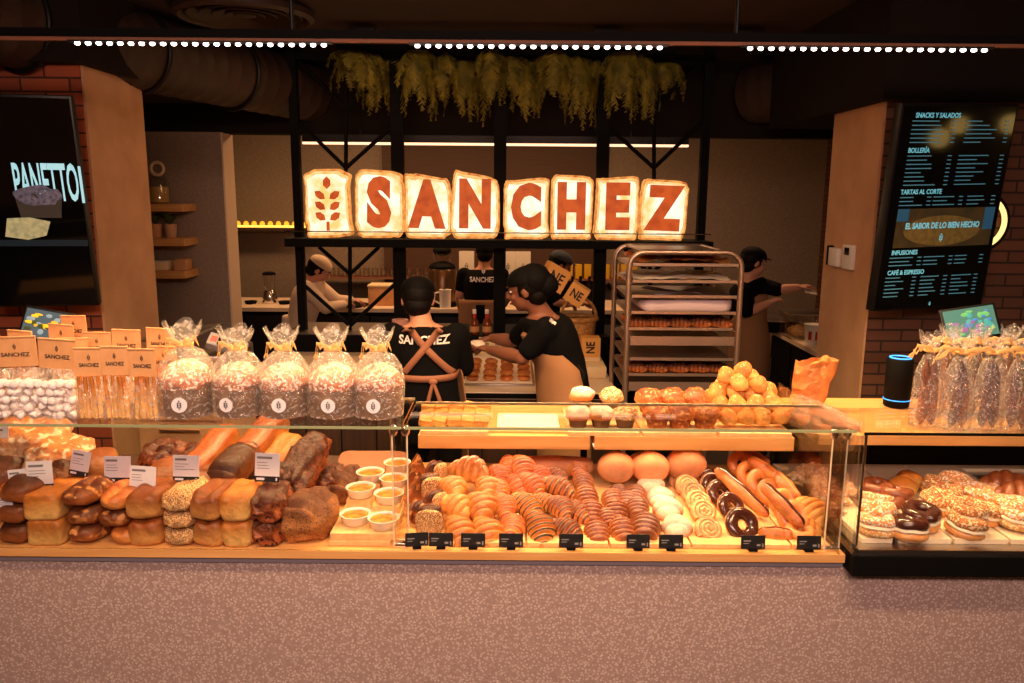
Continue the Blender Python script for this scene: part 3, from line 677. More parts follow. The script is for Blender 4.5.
# custard ramekins
dish_me = MB().lathe([(.034, 0), (.040, .003), (.047, .030), (.0485, .032), (.0445, .032), (.040, .024), (.0, .023)], 40, wob=lambda a, z: 1+.012*math.cos(a*20)*(1 if z > .002 else 0)).mesh('ramekin', M['ceramic'])
fil_me = MB().lathe([(.0415, .022), (.040, .027), (.02, .0295), (0, .030)], 32, close=False).mesh('custard', M['yolk'])
t = tag(MB().bx((at(333, 500, 2.3).x, 2.245, BZ), (at(396, 500, 2.3).x, 2.5, BZ+.022), .002).build('tray_block', M['board'], None, False), 'thicker wooden block lifting the front custard dishes', 'board')
for px, Y, z, lab in ((355, 2.325, BZ+.022, 'front left custard dish'), (383, 2.295, BZ+.022, 'front right custard dish, nearest the glass post'), (361, 2.48, BZ+.05, 'custard dish behind the front left one'),
        (389, 2.44, BZ+.046, 'custard dish behind the front right one'), (371, 2.60, BZ+.06, 'rear left custard dish by the seeded loaf'), (394, 2.57, BZ+.05, 'third custard dish along the glass post'), (398, 2.70, BZ+.06, 'rearmost custard dish by the glass post')):
    d = ray(px, 500); x = d.x/d.y*Y
    if z > BZ+.03: tag(MB().bx((x-.04, Y-.04, BZ), (x+.04, Y+.04, z)).build('riser_block', M['board'], None, False), 'small wooden riser block under the '+lab, 'board')
    t = thing('ramekin', lab+' in white ribbed ceramic', 'dish', (x, Y, z), group='white custard dishes'); put('dish', dish_me, t); put('custard', fil_me, t)
place(loaf(.26, .05, .16, M['strap'], .3, .3, .9, .001, name='bread_box'), 372, 464, 2.86, 'flat wooden box lid behind the custard dishes', 'box', rot=(.1, 0, 0))
# black price tags on the ledge
for i, (px, w_, lab) in enumerate(((417, 23, 'leftmost black price tag, overlapping the next'), (441, 24, 'black price tag second from the left'), (473, 24, 'black price tag under the plain croissants'), (511, 24, 'black price tag under the strawberry croissant'),
        (571, 24, 'black price tag under the chocolate striped croissant'), (638, 23, 'black price tag under the dark rolls'), (671, 24, 'black price tag under the sugared buns'), (753, 24, 'black price tag under the chocolate rings'), (809, 24, 'rightmost black price tag by the glass post'))):
    a = at(px, 550, 2.22); W = w_/330/2
    t = thing('price_tag', lab, 'price tag', (a.x, 2.220, DZ), (-.1, 0, 0 if i else .15), 'black price tags on the ledge')
    MB().bx((-W, 0, .007), (W, .003, .049), .001).build('plate', M['cardk'], t, False)
    MB().box((0, .004, .004), (.026, .022, .008), None, .002).build('clip', M['soft'], t, False)
    k = MB(); k.bx((-W*.8, -.0005, .030), (-W*.2, 0, .033)); k.bx((-W*.8, -.0005, .023), (-W*.35, 0, .025)); k.bx((W*.3, -.0005, .016), (W*.6, 0, .022)); k.bx((W*.75, -.0005, .013), (W*.85, 0, .024)); k.build('print', mat('tag_print', (150, 148, 150), .6), t, False)

# ------------------------------------------------------------------ middle case
cro = croissant(M['butter'], None, .135, .047, 5, .016); crow = croissant(M['butter'], M['redp'], .14, .042, 7, .01, name='strawberry_croissant')
crog = croissant(M['butter'], M['darkstripe'], .15, .042, 8, .012, name='striped_croissant'); croc = croissant(M['flaky'], M['chocstripe'], .14, .04, 7, .012, name='chocolate_croissant')
crop = croissant(M['dough'], M['redp'], .14, .04, 7, .01, name='pale_striped_croissant')
roll = croll(M['flaky'], M['yellow']); roll2 = croll(M['caramel'], M['flaky'], 'dark_rolled_pastry')
G = 'plain croissants'
for px, py, Y, rx, rz, s, lab in ((458, 531, 2.29, .45, .35, .92, 'plain croissant in the front row above the second black tag'), (486, 533, 2.29, .5, .3, .95, 'plain croissant in the front row with its tip over the tag'),
        (456, 507, 2.40, .25, .9, .95, 'plain croissant, left in the second row'), (480, 506, 2.40, .3, .3, .98, 'plain croissant, right in the second row'), (452, 487, 2.50, .1, .6, .85, 'plain croissant, left in the third row'),
        (486, 488, 2.52, .2, .2, .9, 'plain croissant, right in the third row'), (470, 470, 2.62, .1, 1.2, 1.12, 'large plain croissant lying sideways on top of the pile')):
    place(cro, px, py, Y, lab, 'croissant', G, (rx, 0, rz), s)
G = 'strawberry striped croissants'
for px, py, Y, rx, rz, s, lab in ((511, 526, 2.33, .1, 0, .95, 'red striped croissant at the front above the fourth tag'), (505, 506, 2.41, .3, .2, .85, 'red striped croissant behind the front one'), (497, 490, 2.52, .3, .2, .85, 'red striped croissant right of the plain pile'),
        (499, 476, 2.62, .3, .3, .9, 'red striped croissant at the back left of the striped pile'), (522, 468, 2.66, .35, .2, 1, 'bright red striped croissant topping the pile'), (508, 466, 2.7, .3, -.1, .9, 'red striped croissant at the very back')):
    place(crow, px, py, Y, lab, 'croissant', G, (rx, 0, rz), s)
G = 'pale striped croissants'
for px, py, Y, rx, rz, s, lab in ((519, 487, 2.56, .3, .4, 1, 'pale striped croissant left of centre in its pile'), (532, 484, 2.54, .3, .6, .9, 'pale striped croissant behind the green striped ones'), (540, 475, 2.62, .3, .4, .8, 'pale striped croissant at the right of the pile')):
    place(crop, px, py, Y, lab, 'croissant', G, (rx, 0, rz), s)
G = 'dark green striped croissants'
for px, py, Y, rx, rz, s, lab in ((539, 528, 2.30, .5, .3, .98, 'green striped croissant at the front'), (527, 506, 2.41, .3, .6, .95, 'green striped croissant in the second row'), (545, 502, 2.46, .2, .8, .7, 'small green striped croissant behind the front one')):
    place(crog, px, py, Y, lab, 'croissant', G, (rx, 0, rz), s)
G = 'chocolate striped croissants'
for px, py, Y, rx, rz, s, lab in ((567, 530, 2.30, .3, .9, .92, 'chocolate striped croissant at the front'), (560, 507, 2.41, .2, .5, .9, 'chocolate striped croissant in the second row, left'), (575, 511, 2.42, .2, .8, .9, 'chocolate striped croissant in the second row, right'),
        (558, 487, 2.54, .3, 1.1, .95, 'chocolate striped croissant on top, showing its pale ribs'), (556, 476, 2.64, .2, .8, .8, 'chocolate striped croissant at the back')):
    place(croc, px, py, Y, lab, 'croissant', G, (rx, 0, rz), s)
G = 'flaky rolled pastries'
for px, py, Y, s, lab in ((597, 534, 2.31, 1.02, 'in the front row, left column'), (592, 513, 2.43, .98, 'second in the left column'), (587, 497, 2.52, .95, 'third in the left column'), (583, 482, 2.62, .9, 'fourth in the left column'), (579, 470, 2.70, .8, 'rearmost in the left column'),
        (623, 531, 2.31, 1.05, 'in the front row, middle column'), (616, 512, 2.43, 1.0, 'second in the middle column'), (613, 500, 2.52, .95, 'third in the middle column'), (608, 518, 2.40, .8, 'squeezed between the two columns')):
    place(roll, px, py, Y, 'flaky rolled pastry '+lab, 'pastry', G, (.35, 0, .1), s, jit=.12)
G = 'dark glazed rolled pastries'
for px, py, Y, s, lab in ((646, 527, 2.32, 1.12, 'in the front row'), (638, 508, 2.44, .9, 'second from the front'), (628, 502, 2.5, .9, 'leaning left in the third row'), (636, 495, 2.56, .85, 'at the back of its row'), (618, 494, 2.60, .85, 'rearmost, beside the flaky column')):
    place(roll2, px, py, Y, 'dark glazed rolled pastry '+lab, 'pastry', G, (.35, 0, -.15), s, jit=.1)
G = 'sugared buns'; sb = croissant(M['sugarbun'], None, .11, .043, 3, .004, name='sugared_bun', fat=1.05)
for px, py, Y, lab in ((676, 527, 2.33, 'at the front'), (667, 509, 2.45, 'second from the front'), (660, 498, 2.56, 'third from the front'), (650, 485, 2.68, 'at the back')):
    place(sb, px, py, Y, 'sugared bun '+lab+' of its column', 'bun', G, (.25, 0, -.1), 1.0)
G = 'iced swirl pastries'; sw = swirlmesh(M['swirl'], crust('swirl_icing', (222, 166, 102), (240, 200, 146), 20, gloss=.4))
for px, py, Y, lab in ((709, 530, 2.31, 'front'), (704, 512, 2.42, 'second'), (699, 502, 2.49, 'third'), (694, 493, 2.56, 'fourth'), (688, 486, 2.65, 'fifth'), (681, 482, 2.74, 'back')):
    place(sw, px, py, Y, 'iced swirl pastry, '+lab+' in its column', 'pastry', G, (.75, 0, .1), .98, jit=.1)
# big round buns and a long loaf at the back
bb = MB().ball((0, 0, 0), (.068, .066, .055), 28, 18, None, 1, 1, .85, .0015, 8, 3).mesh('round_bun', M['ball'])
for px, py, Y, s, lab in ((616, 467, 2.72, 1, 'left big smooth round bun at the back'), (641, 463, 2.86, .75, 'half hidden round bun behind the middle one'), (650, 467, 2.72, 1.02, 'middle big smooth round bun at the back'), (686, 464, 2.74, 1.08, 'right big smooth round bun at the back')):
    o = place(bb, px, py, Y, lab, 'bun', 'big smooth round buns', s=s)
ll = loaf(.085, .075, .30, M['ball'], .6, .9, .85, .001, 20, name='long_smooth_loaf')
place(ll, 553, 466, 2.80, 'long smooth pale loaf lying sideways at the back', 'bread', rot=(0, 0, PI/2))
# chocolate rings, long buns, plain rings
cd_ = donut(M['glaze'], M['choc'], name='chocolate_doughnut'); pd_ = donut(M['dough'], M['glaze'], name='glazed_doughnut')
G = 'chocolate glazed doughnuts'
for px, py, Y, rx, rz, s, lab in ((742, 525, 2.33, .95, .35, 1.12, 'at the front'), (731, 507, 2.44, .95, .5, .98, 'second from the front'), (721, 494, 2.55, .9, .5, 1.05, 'third from the front'), (713, 485, 2.63, 1, .5, .95, 'fourth from the front'), (709, 478, 2.70, 1, .5, .8, 'at the back')):
    place(cd_, px, py, Y, 'chocolate glazed doughnut '+lab+' of its column', 'doughnut', G, (rx, 0, rz), s)
def longbun(name, a, b, m, m2):
    mb = MB(); rg = []
    for i in range(29):
        t = i/28; e = max(.05, (1-abs(2*t-1)**5))**.5; rr = .022*e*(1+.08*math.cos(t*PI*4)); rg.append((V((0, (t-.5)*.19, 0)), V((rr*1.15, 0, 0)), V((0, 0, rr))))
    mb.loft(rg, 18, True, lambda i, k: 1 if 1 <= k <= 4 else 0); return mb.mesh(name, [m, m2])
lb = longbun('filled_long_bun', 0, 0, M['dough'], M['choc']); lb2 = longbun('long_bun', 0, 0, M['dough'], M['glaze'])
def lean(me, p0, Y0, p1, Y1, lab, cat, group, s=1):
    """a long bun whose low end is at p0 and high end at p1"""
    a = at(*p0, Y0); b = at(*p1, Y1); d = b-a; L = .19
    o = put(me.name.split('.')[0], me, None, (a+b)/2, None, None); o.rotation_euler = d.to_track_quat('Y', 'Z').to_euler(); o.scale = (s, d.length/L, s); tag(o, lab, cat, group)
lean(lb, (803, 526), 2.30, (762, 484), 2.46, 'chocolate striped long bun lying lower, right of the chocolate rings', 'bun', 'chocolate striped long buns')
lean(lb, (768, 516), 2.40, (716, 469), 2.62, 'chocolate striped long bun lying higher, above the chocolate rings', 'bun', 'chocolate striped long buns')
tag(put('filled_long_bun', lb, None, at(776, 534, 2.30), (0, 0, 1.4), (1, .55, 1)), 'short chocolate striped bun lying crosswise at the front', 'bun')
G = 'plain glazed doughnuts'
for px, py, Y, s, lab in ((794, 517, 2.38, 1.12, 'first from the front'), (800, 531, 2.31, .9, 'lying flat under the front one'), (784, 503, 2.48, 1.0, 'second from the front'), (771, 493, 2.56, 1.0, 'third from the front'), (761, 483, 2.64, 1.05, 'fourth from the front'), (750, 474, 2.72, 1.0, 'fifth from the front'), (741, 464, 2.80, 1.0, 'rearmost')):
    place(pd_, px, py, Y, 'plain glazed doughnut, '+lab+' in its column', 'doughnut', G, (.2 if 'flat' in lab else .9, 0, .15), s)
G = 'plain long buns'
lean(lb2, (798, 500), 2.48, (775, 473), 2.60, 'plain long bun second up the right column', 'bun', G); lean(lb2, (782, 481), 2.60, (750, 459), 2.74, 'plain long bun third up the right column', 'bun', G); lean(lb2, (768, 464), 2.74, (744, 452), 2.84, 'plain long bun topmost under the shelf', 'bun', G)
tw = croissant(M['yellow'], None, .12, .044, 5, .01, name='twisted_pastry')
place(tw, 812, 511, 2.40, 'fat ridged pastry right of the plain doughnuts', 'pastry', rot=(.5, 0, .5), s=1); place(tw, 806, 528, 2.34, 'flat ridged pastry under the fat one', 'pastry', rot=(0, 0, 1.2), s=.8)
# iced star pastries at the right of the middle case
st = MB().ball((0, 0, 0), (.038, .036, .022), 24, 12, None, 1, 1, .8, .012, 60, 5).mesh('iced_pastry', crust('iced_almond', (246, 208, 144), (234, 160, 84), 30, (255, 246, 236), 140, .54, .6))
G = 'iced almond pastries'
for i, (px, py, Y) in enumerate(((808, 472, 2.74), (822, 474, 2.72), (800, 480, 2.70), (815, 483, 2.62), (830, 486, 2.58), (838, 500, 2.50), (822, 496, 2.54), (834, 515, 2.42), (838, 475, 2.68), (845, 490, 2.56))):
    place(st, px, py, Y, 'knobbly iced almond pastry in the heap by the right glass post', 'pastry', G, (.3, 0, i), 1)
# sandwiches between the glass post and the croissants
def sandwich():
    t = thing('round_sandwich', '', 'sandwich'); MB().ball((0, .022, 0), (.045, .016, .045), 28, 10, None, 1, 1, None, .001).build('rear_bread', M['brown'], t)
    MB().ball((0, 0, 0), (.044, .016, .044), 24, 8, None, .5, 1, None, .003, 60).build('filling', M['fruit'], t); MB().ball((0, -.02, 0), (.044, .015, .044), 28, 10, None, .6, 1, None, .001).build('front_bread', M['oat'], t); return t
sd = sandwich(); first = True
for px, py, Y, rz, s, lab in ((429, 520, 2.32, .1, 1, 'round sandwich facing the glass at the front'), (436, 502, 2.43, .9, .85, 'tilted round sandwich second from the front'), (430, 486, 2.55, .5, .9, 'pale topped round sandwich third from the front'), (436, 472, 2.66, 1.0, .85, 'dark round sandwich at the back'), (419, 512, 2.42, 1.2, .8, 'round sandwich squeezed against the glass post')):
    o = sd if first else copy_tree(sd); first = False; o.location = at(px, py, Y); o.rotation_euler = (.1, 0, rz); o.scale = (s,)*3; tag(o, lab, 'sandwich', 'round sandwiches')
wedge = MB().prism([(-.05, -.03), (.05, -.03), (-.03, .05)], -.015, .015).mesh('sandwich_wedge', M['brown'], False)
for px, py, Y, lab in ((420, 466, 2.70, 'at the back'), (422, 485, 2.58, 'in the middle'), (417, 497, 2.50, 'third from the back'), (414, 480, 2.62, 'against the glass post')):
    place(wedge, px, py, Y, 'dark toasted sandwich half '+lab+' of the sandwich pile', 'sandwich', 'toasted sandwich halves', (0, .4, .5), .8)

# ------------------------------------------------------------------ right case
fc = filled_ring(M['glaze'], M['choc'], M['cream'], 'filled_chocolate_doughnut'); fa = filled_ring(M['glaze'], M['almond'], M['cream'], 'filled_almond_doughnut')
fk = filled_ring(M['glaze'], M['caramel'], M['cream'], 'filled_caramel_doughnut'); fi = filled_ring(M['almond'], crust('candied_top', (240, 200, 120), (226, 150, 76), 25, (252, 240, 230), 150, .54, .6), M['cream'], 'candied_ring')
z = RB
def ring(me, px, py, dz, lab, group, s=1.15):
    p = atz(px, py, z+.03+dz); o = put(me.name.split('.')[0], me, None, p, (.12+rnd.uniform(-.08, .08), rnd.uniform(-.08, .08), rnd.uniform(0, 6)), s); tag(o, lab, 'doughnut', group)
G = 'filled chocolate doughnuts'
ring(fc, 908, 527, .0, 'chocolate topped filled doughnut at the front', G, 1.18); ring(fc, 921, 516, .012, 'chocolate topped filled doughnut behind the front one', G, 1.15)
G = 'filled caramel doughnuts'
ring(fk, 886, 506, .0, 'caramel topped filled doughnut, front of three', G, 1.15); ring(fk, 895, 496, .018, 'caramel topped filled doughnut, middle of three', G, 1.12); ring(fk, 877, 490, .02, 'caramel topped filled doughnut, rearmost of three', G, 1.1)
G = 'almond topped filled doughnuts'
for px, py, dz, lab in ((966, 524, .0, 'at the front'), (968, 511, .025, 'second from the front'), (982, 512, .0, 'behind right of the front one'), (938, 503, .0, 'behind the chocolate ones'), (944, 494, .01, 'in the middle of its column'), (940, 487, .014, 'near the back')):
    ring(fa, px, py, dz, 'almond topped filled doughnut '+lab, G, 1.14)
G = 'candied fruit rings'
for px, py, dz, lab in ((1018, 519, .0, 'cut by the right edge at the front'), (1012, 507, .01, 'behind the one at the right edge'), (987, 500, .0, 'in the middle row'), (978, 494, .01, 'left in the middle row'), (955, 484, .02, 'whiter, at the back'), (877, 524, .0, 'behind the left front glass'), (878, 513, .012, 'second up behind the left front glass'), (880, 502, -.0, 'third up, left of the caramel ones'), (1004, 494, .0, 'in the rear right'), (964, 489, .0, 'in the rear middle')):
    ring(fi, px, py, dz, 'candied fruit ring '+lab, G, 1.12)
for px, py, s, lab in ((903, 487, 1.1, 'yellow bun sandwich lying at the back of the right case'), (909, 480, 1.05, 'yellow bun sandwich behind its neighbour at the back')):
    p = atz(px, py, z+.035); tag(put('filled_bun', bunmesh(M['yellow'], (.046, .04, .03), 3, .003, 'filled_bun'), None, p, None, s), lab, 'bun')
rc = croissant(M['caramel'], None, .17, .05, 5, .02, name='reddish_pastry')
for px, py, lab in ((1007, 486, 'large reddish pastry at the back right'), (1022, 497, 'large reddish pastry cut by the right edge')):
    p = atz(px, py, z+.05); tag(put('reddish_pastry', rc, None, p, (0, 0, 1.2), 1.1), lab, 'pastry', 'large reddish pastries')

# ------------------------------------------------------------------ on the wooden shelf
G = 'sliced pastries on the shelf'
sp = MB().box((0, 0, 0), (.05, .045, .028), None, .009).mesh('pastry_square', crust('sliced_pastry', (250, 206, 120), (236, 150, 66), 26, gloss=.2)); k = 0
for j, (py, Y) in enumerate(((421, 2.66), (414, 2.72), (407, 2.80))):
    for i, px in enumerate((426, 440, 454, 468, 481)):
        place(sp, px+j*1.5, py, Y, 'golden pastry square, '+['leftmost', 'second', 'third', 'fourth', 'rightmost'][i]+' in the '+['front', 'middle', 'rear'][j]+' row of the shelf tray', 'pastry', G, (.1, 0, 0), 1, jit=.25)
t = thing('gold_platter', 'empty gold coloured platter on the wooden shelf', 'tray', (at(528, 425, 2.72).x, 2.75, SZ))
MB().box((0, 0, .004), (.29, .24, .008), None, .003).build('plate', M['wood'], t); MB().box((0, 0, .010), (.22, .17, .006), None, .003).build('mat_sheet', M['paperw'], t)
def muffin(name, body, top, sug=0, r=.034):
    t = thing(name, '', 'muffin'); MB().lathe([(r*.72, 0), (r*.98, r*1.1), (r*.9, r*1.1)], 36, wob=lambda a, z: 1+.03*math.cos(a*18)).build('paper_cup', M[body], t)
    MB().ball((0, 0, r*1.25), (r*1.22, r*1.22, r*.85), 26, 16, None, 1, 1, .45, .004, 45, 4).build('muffin_top', M[top], t); return t
def putmany(proto, lst, cat, group, z0, pre, srange=1):
    f = True
    for px, py, Y, dz, lab in lst:
        o = proto if f else copy_tree(proto); f = False; p = at(px, py, Y); o.location = (p.x, Y, z0+dz); o.rotation_euler = (0, 0, rnd.uniform(0, 6)); o.scale = (srange,)*3; tag(o, pre+lab, cat, group)
ws = muffin('sugared_muffin', 'case', 'sugarbun')
putmany(ws, ((578, 420, 2.67, 0, 'at the front left'), (601, 420, 2.67, 0, 'second along the front'), (582, 405, 2.80, .035, 'up behind, nearly white')), 'muffin', 'sugared muffins', SB, 'white sugared muffin ', 1.1)
mm = muffin('ginger_muffin', 'case', 'almond')
putmany(mm, ((625, 420, 2.67, 0, 'at the front'), (611, 407, 2.80, .03, 'behind the front one')), 'muffin', 'nut topped muffins', SB, 'nut topped brown muffin ', 1.1)
bm_ = muffin('fruit_muffin', 'muffin', 'muffin', r=.037)
putmany(bm_, ((657, 420, 2.67, 0, 'front left of six'), (680, 420, 2.67, 0, 'front middle of six'), (705, 420, 2.67, 0, 'front right of six'), (649, 407, 2.80, .02, 'rear left of six'), (671, 407, 2.80, .02, 'rear middle of six'), (694, 407, 2.80, .02, 'rear right of six')), 'muffin', 'brown fruit muffins', SB, 'brown fruit muffin ', 1.16)
nb = [bunmesh(M['bun'], (.033, .032, .032), i, .004, 'small_bun') for i in range(3)]
pile = [(728, 417, 2.68), (746, 417, 2.68), (763, 417, 2.68), (781, 416, 2.68), (737, 404, 2.76), (755, 404, 2.76), (773, 403, 2.76), (720, 405, 2.78), (718, 392, 2.84), (745, 403, 2.84), (766, 396, 2.84), (711, 398, 2.88), (739, 383, 2.80), (758, 385, 2.80), (727, 376, 2.84), (743, 370, 2.84), (751, 378, 2.92), (768, 391, 2.90), (735, 391, 2.82), (722, 386, 2.90), (753, 393, 2.82), (786, 411, 2.74)]
wh = ['at the front, first from the left', 'at the front, second from the left', 'at the front, third from the left', 'at the front, fourth from the left', 'in the second layer, left', 'in the second layer, middle', 'in the second layer, right', 'low on the left flank', 'high on the left flank', 'buried in the middle', 'on the right flank', 'at the far left beside the muffins', 'in the third layer, left of centre', 'in the third layer, right of centre', 'left of the two highest', 'highest of all', 'just behind the highest', 'behind the right flank', 'in the heart of the pile', 'behind the left flank', 'in the centre above the second layer', 'at the right front corner']
for i, (px, py, Y) in enumerate(pile):
    place(nb[i % 3], px, py, Y, 'small golden bun in the pile, '+wh[i], 'bun', 'golden buns piled on the shelf', (0, 0, i), 1.0 if i < 4 else 1.04)
# paper bag and wrapped baguettes at the right end of the shelf
def papersack():
    t = thing('paper_bag', 'crumpled orange paper bag of bread at the right end of the shelf', 'paper bag', at(802, 424, 2.86))
    mb = MB(); rg = []
    for i in range(14):
        f = i/13; wv = .05+.03*f; rg.append((V((.0+.045*f, .02*f, .24*f)), V((wv, 0, .01*math.sin(i))), V((0, .045, .0))))
    mb.loft(rg, 24, False)
    for p in mb.v: d = noise.noise(p*22); p += V((d*.014, d*.014, noise.noise(p*30)*.014))
    mb.build('bag', mat('orange_paper', (206, 136, 74), .55, col2=(180, 104, 48), scale=25), t, False)
    for x, z_, a in ((0.02, .19, .5), (.06, .21, .3), (.035, .16, .7)):
        MB().ball((x, 0, z_), (.028, .028, .055), 18, 12, (0, a, 0), amp=.003).build('bread_end', M['bun'], t)
papersack()
bg = loaf(.05, .045, .30, M['dough'], .6, .9, .9, .003, 30, name='wrapped_baguette', scores=5, dep=.006)
for i, (a_, b_, Ya, Yb) in enumerate((((808, 414), (850, 428), 2.72, 2.60), ((800, 404), (840, 421), 2.82, 2.66), ((805, 421), (838, 436), 2.66, 2.56))):
    p, q_ = at(*a_, Ya), at(*b_, Yb); d = q_-p
    t = put('wrapped_baguette', bg, None, (p+q_)/2, d.to_track_quat('Y', 'Z').to_euler(), (1, .7, 1)); tag(t, ('front', 'rear', 'lowest')[i]+' wrapped baguette lying by the right end of the shelf', 'bread', 'wrapped baguettes')
    sl = MB().tube([(0, -.17, 0), (0, -.15, 0), (0, 0, 0), (0, .15, 0), (0, .17, 0)], [.02, .034, .036, .034, .03], 16, False).build('film_sleeve', M['cello'], t)
# ------------------------------------------------------------------ goods standing on the left glass top
TOPZ = GT+.008
def bagmesh(prof, seed, amp=.006, segs=40, flat=1.0, name='cellophane_bag', ruff=.12, neck=None):
    mb = MB(); mb.lathe(prof, segs, close=False, wob=lambda a, z: 1+(ruff*math.sin(a*9+seed) if neck and z > neck else .0))
    for p in mb.v:
        n = noise.noise(V((p.x*26+seed, p.y*26, p.z*14)))*amp; r_ = math.hypot(p.x, p.y) or 1; p.x += p.x/r_*n; p.y += p.y/r_*n
        if neck and p.z > neck: p.z += .012*math.sin(math.atan2(p.y, p.x)*4+seed)
        p.y *= flat; p.z = max(p.z, .0)
    return mb.mesh(name, M['cello'])
def bow(t, z, sz=.05, seed=0, n=4):
    r_ = random.Random(seed); mb = MB(); mb.torus((0, 0, z), .020, .005, 16, 8); mb.build('raffia_tie', M['raffia'], t)
    for k in range(n):
        a = r_.uniform(-.5, .5)+(0 if k % 2 else PI); L = sz*r_.uniform(.8, 1.3); pts = []
        for i in range(9):
            f = i/8; pts.append(V((math.cos(a)*L*f, -.018-.03*math.sin(f*PI)*.5, z+.02*math.sin(f*PI)*r_.uniform(.8, 1.2)-.03*f*f*r_.uniform(-.6, 1.3))))
        q = MB(); rg = [(p, V((0, .0016, 0)), V((0, 0, .0065*(1-.3*i/8)))) for i, p in enumerate(pts)]; q.loft(rg, 8); q.build('raffia_end', M['raffia'], t)
def sticker(t, y, z, r=.021):
    mb = MB(); mb.tube([(0, y, z), (0, y-.0015, z)], r, 28); mb.build('round_sticker', M['card'], t, False); k = MB(); emblem(k, 0, y-.0018, z+.001, r*1.2); k.build('sticker_print', M['ink'], t, False)
def panettone():
    t = thing('panettone', '', 'cake'); 
    MB().lathe([(.060, .002), (.064, .01), (.066, .095), (.064, .10)], 44, wob=lambda a, z: 1+.008*math.cos(a*44)).build('paper_case', M['case'], t)
    MB().ball((0, 0, .10), (.071, .071, .058), 36, 20, None, 1, 1, .25, .007, 60, 3).build('sugared_dome', M['ptop'], t)
    put('cellophane_bag', bagmesh([(.058, .0), (.074, .006), (.077, .05), (.078, .10), (.070, .15), (.045, .183), (.021, .198), (.017, .205), (.024, .215), (.040, .236), (.050, .262)], 1, .006, 44, neck=.208), t)
    sticker(t, -.0775, .048); bow(t, .204, .05, 3); return t
proto = panettone(); ords = ['leftmost', 'second', 'third', 'fourth', 'rightmost']
for i, (px, Y, rz) in enumerate(((188, 2.302, .1), (239, 2.312, -.15), (285, 2.312, .05), (334, 2.312, 0), (379, 2.312, -.05))):
    o = proto if i == 0 else copy_tree(proto); x = at(px, 400, Y).x; o.location = (x, Y, TOPZ); o.rotation_euler = (0, 0, rz); s = 1.06 if i == 0 else 1.0; o.scale = (s, s, s)
    tag(o, ('%s sugar topped cake in a bow tied clear bag on the glass shelf' % (ords[i] if i in (0, 4) else ords[i]+' from the left')) if i in (0, 4) else '%s from the left of five sugar topped cakes in clear bags' % ords[i], 'cake', 'bagged cakes on the glass shelf')
def header(t, w_, h, z, y=0, lean=0):
    w_ *= rnd.uniform(.93, 1.04); z += rnd.uniform(-.006, .006)
    MB().box((0, y, z+h/2), (w_, .004, h)).build('header_card', M['kraft'], t, False)
    MB().box((0, y-.0005, z+h), (w_, .008, .004), None, .001).build('header_fold', M['kraft'], t)
    k = MB(); emblem(k, 0, y-.0022, z+h*.68, h*.2); k.build('emblem', M['ink'], t, False)
    text('lettering', 'SANCHEZ', M['ink'], t, (0, y-.0026, z+h*.40), size=h*.19, ext=.0003, bold=h*.004, xs=w_/h*.78)
def flatbag(name, label, cat, w_, h, hh, px, Y, rz=0, head=True, group=None, depth=.05):
    x = at(px, 400, Y).x; t = thing(name, label, cat, (x, Y, TOPZ), (0, rnd.uniform(-.035, .035), rz*1.8), group)
    if h:
        mb = MB(); rg = []
        for i in range(12):
            f = i/11; dd = depth/2*(1-.85*f**2) if i else depth*.3; ww = w_/2*(1.06-.06*f); rg.append((V((0, 0, h*f)), V((ww, 0, 0)), V((0, dd, 0))))
        mb.loft(rg, 28, False)
        for p in mb.v: n = noise.noise(p*30+V((px, 0, 0)))*.006; p.y += n; p.x += n*.6
        mb.build('film_bag', M['cello'], t)
    if head: header(t, w_, hh, h)
    return t
# bags of meringues
mer = [MB().lathe([(.0105, 0), (.0135, .004), (.012, .010), (.007, .016), (.001, .021)], 18, wob=lambda a, z: 1+.06*math.cos(a*8+z*300)).mesh('meringue', M['mer'])]
for bi, (px, nm) in enumerate(((22, 'left'), (60, 'right'))):
    flatbag('meringue_bag', nm+' clear bag of white meringues with a printed kraft header', 'bag', .125, .145, .088, px, 2.275, (.05, -.06)[bi], group='meringue bags', depth=.085)
    x0 = at(px, 400, 2.275).x
    for j in range(5):
        for i in range(5-(j % 2)):
            for k in range(2):
                o = put('meringue', mer[0], None, (x0-.047+.0225*i+(.011 if j % 2 else 0)+rnd.uniform(-.005, .005), 2.250+.024*k+rnd.uniform(-.004, .004), TOPZ+.004+.0225*j+rnd.uniform(0, .004)), (rnd.uniform(-.9, .9), rnd.uniform(-.9, .9), rnd.uniform(0, 6)), 1.02)
                tag(o, 'white meringue piled inside the '+nm+' header bag', 'meringue', 'meringues in the '+nm+' bag')
stick = MB().tube([(.0, 0, 0), (.001, 0, .05), (-.001, .001, .10), (.0, 0, .135)], [.0058, .0066, .006, .0052], 10).mesh('breadstick', M['yellow'])
for bi, (px, Y, nm) in enumerate(((91, 2.25, 'left'), (118, 2.255, 'middle'), (146, 2.25, 'right'))):
    flatbag('breadstick_bag', nm+' front bag of breadsticks with a printed kraft header', 'bag', .080, .128, .084, px, Y, (.1, .03, -.05)[bi], group='front breadstick bags', depth=.04)
    x0 = at(px, 400, Y).x
    for k in range(6):
        o = put('breadstick', stick, None, (x0-.026+.0104*k, Y-.006+.007*(k % 2), TOPZ+.004), (rnd.uniform(-.03, .03), rnd.uniform(-.06, .06), k), (1, 1, .93)); tag(o, 'thin pale breadstick in the '+nm+' front bag', 'breadstick', 'breadsticks in the '+nm+' bag')
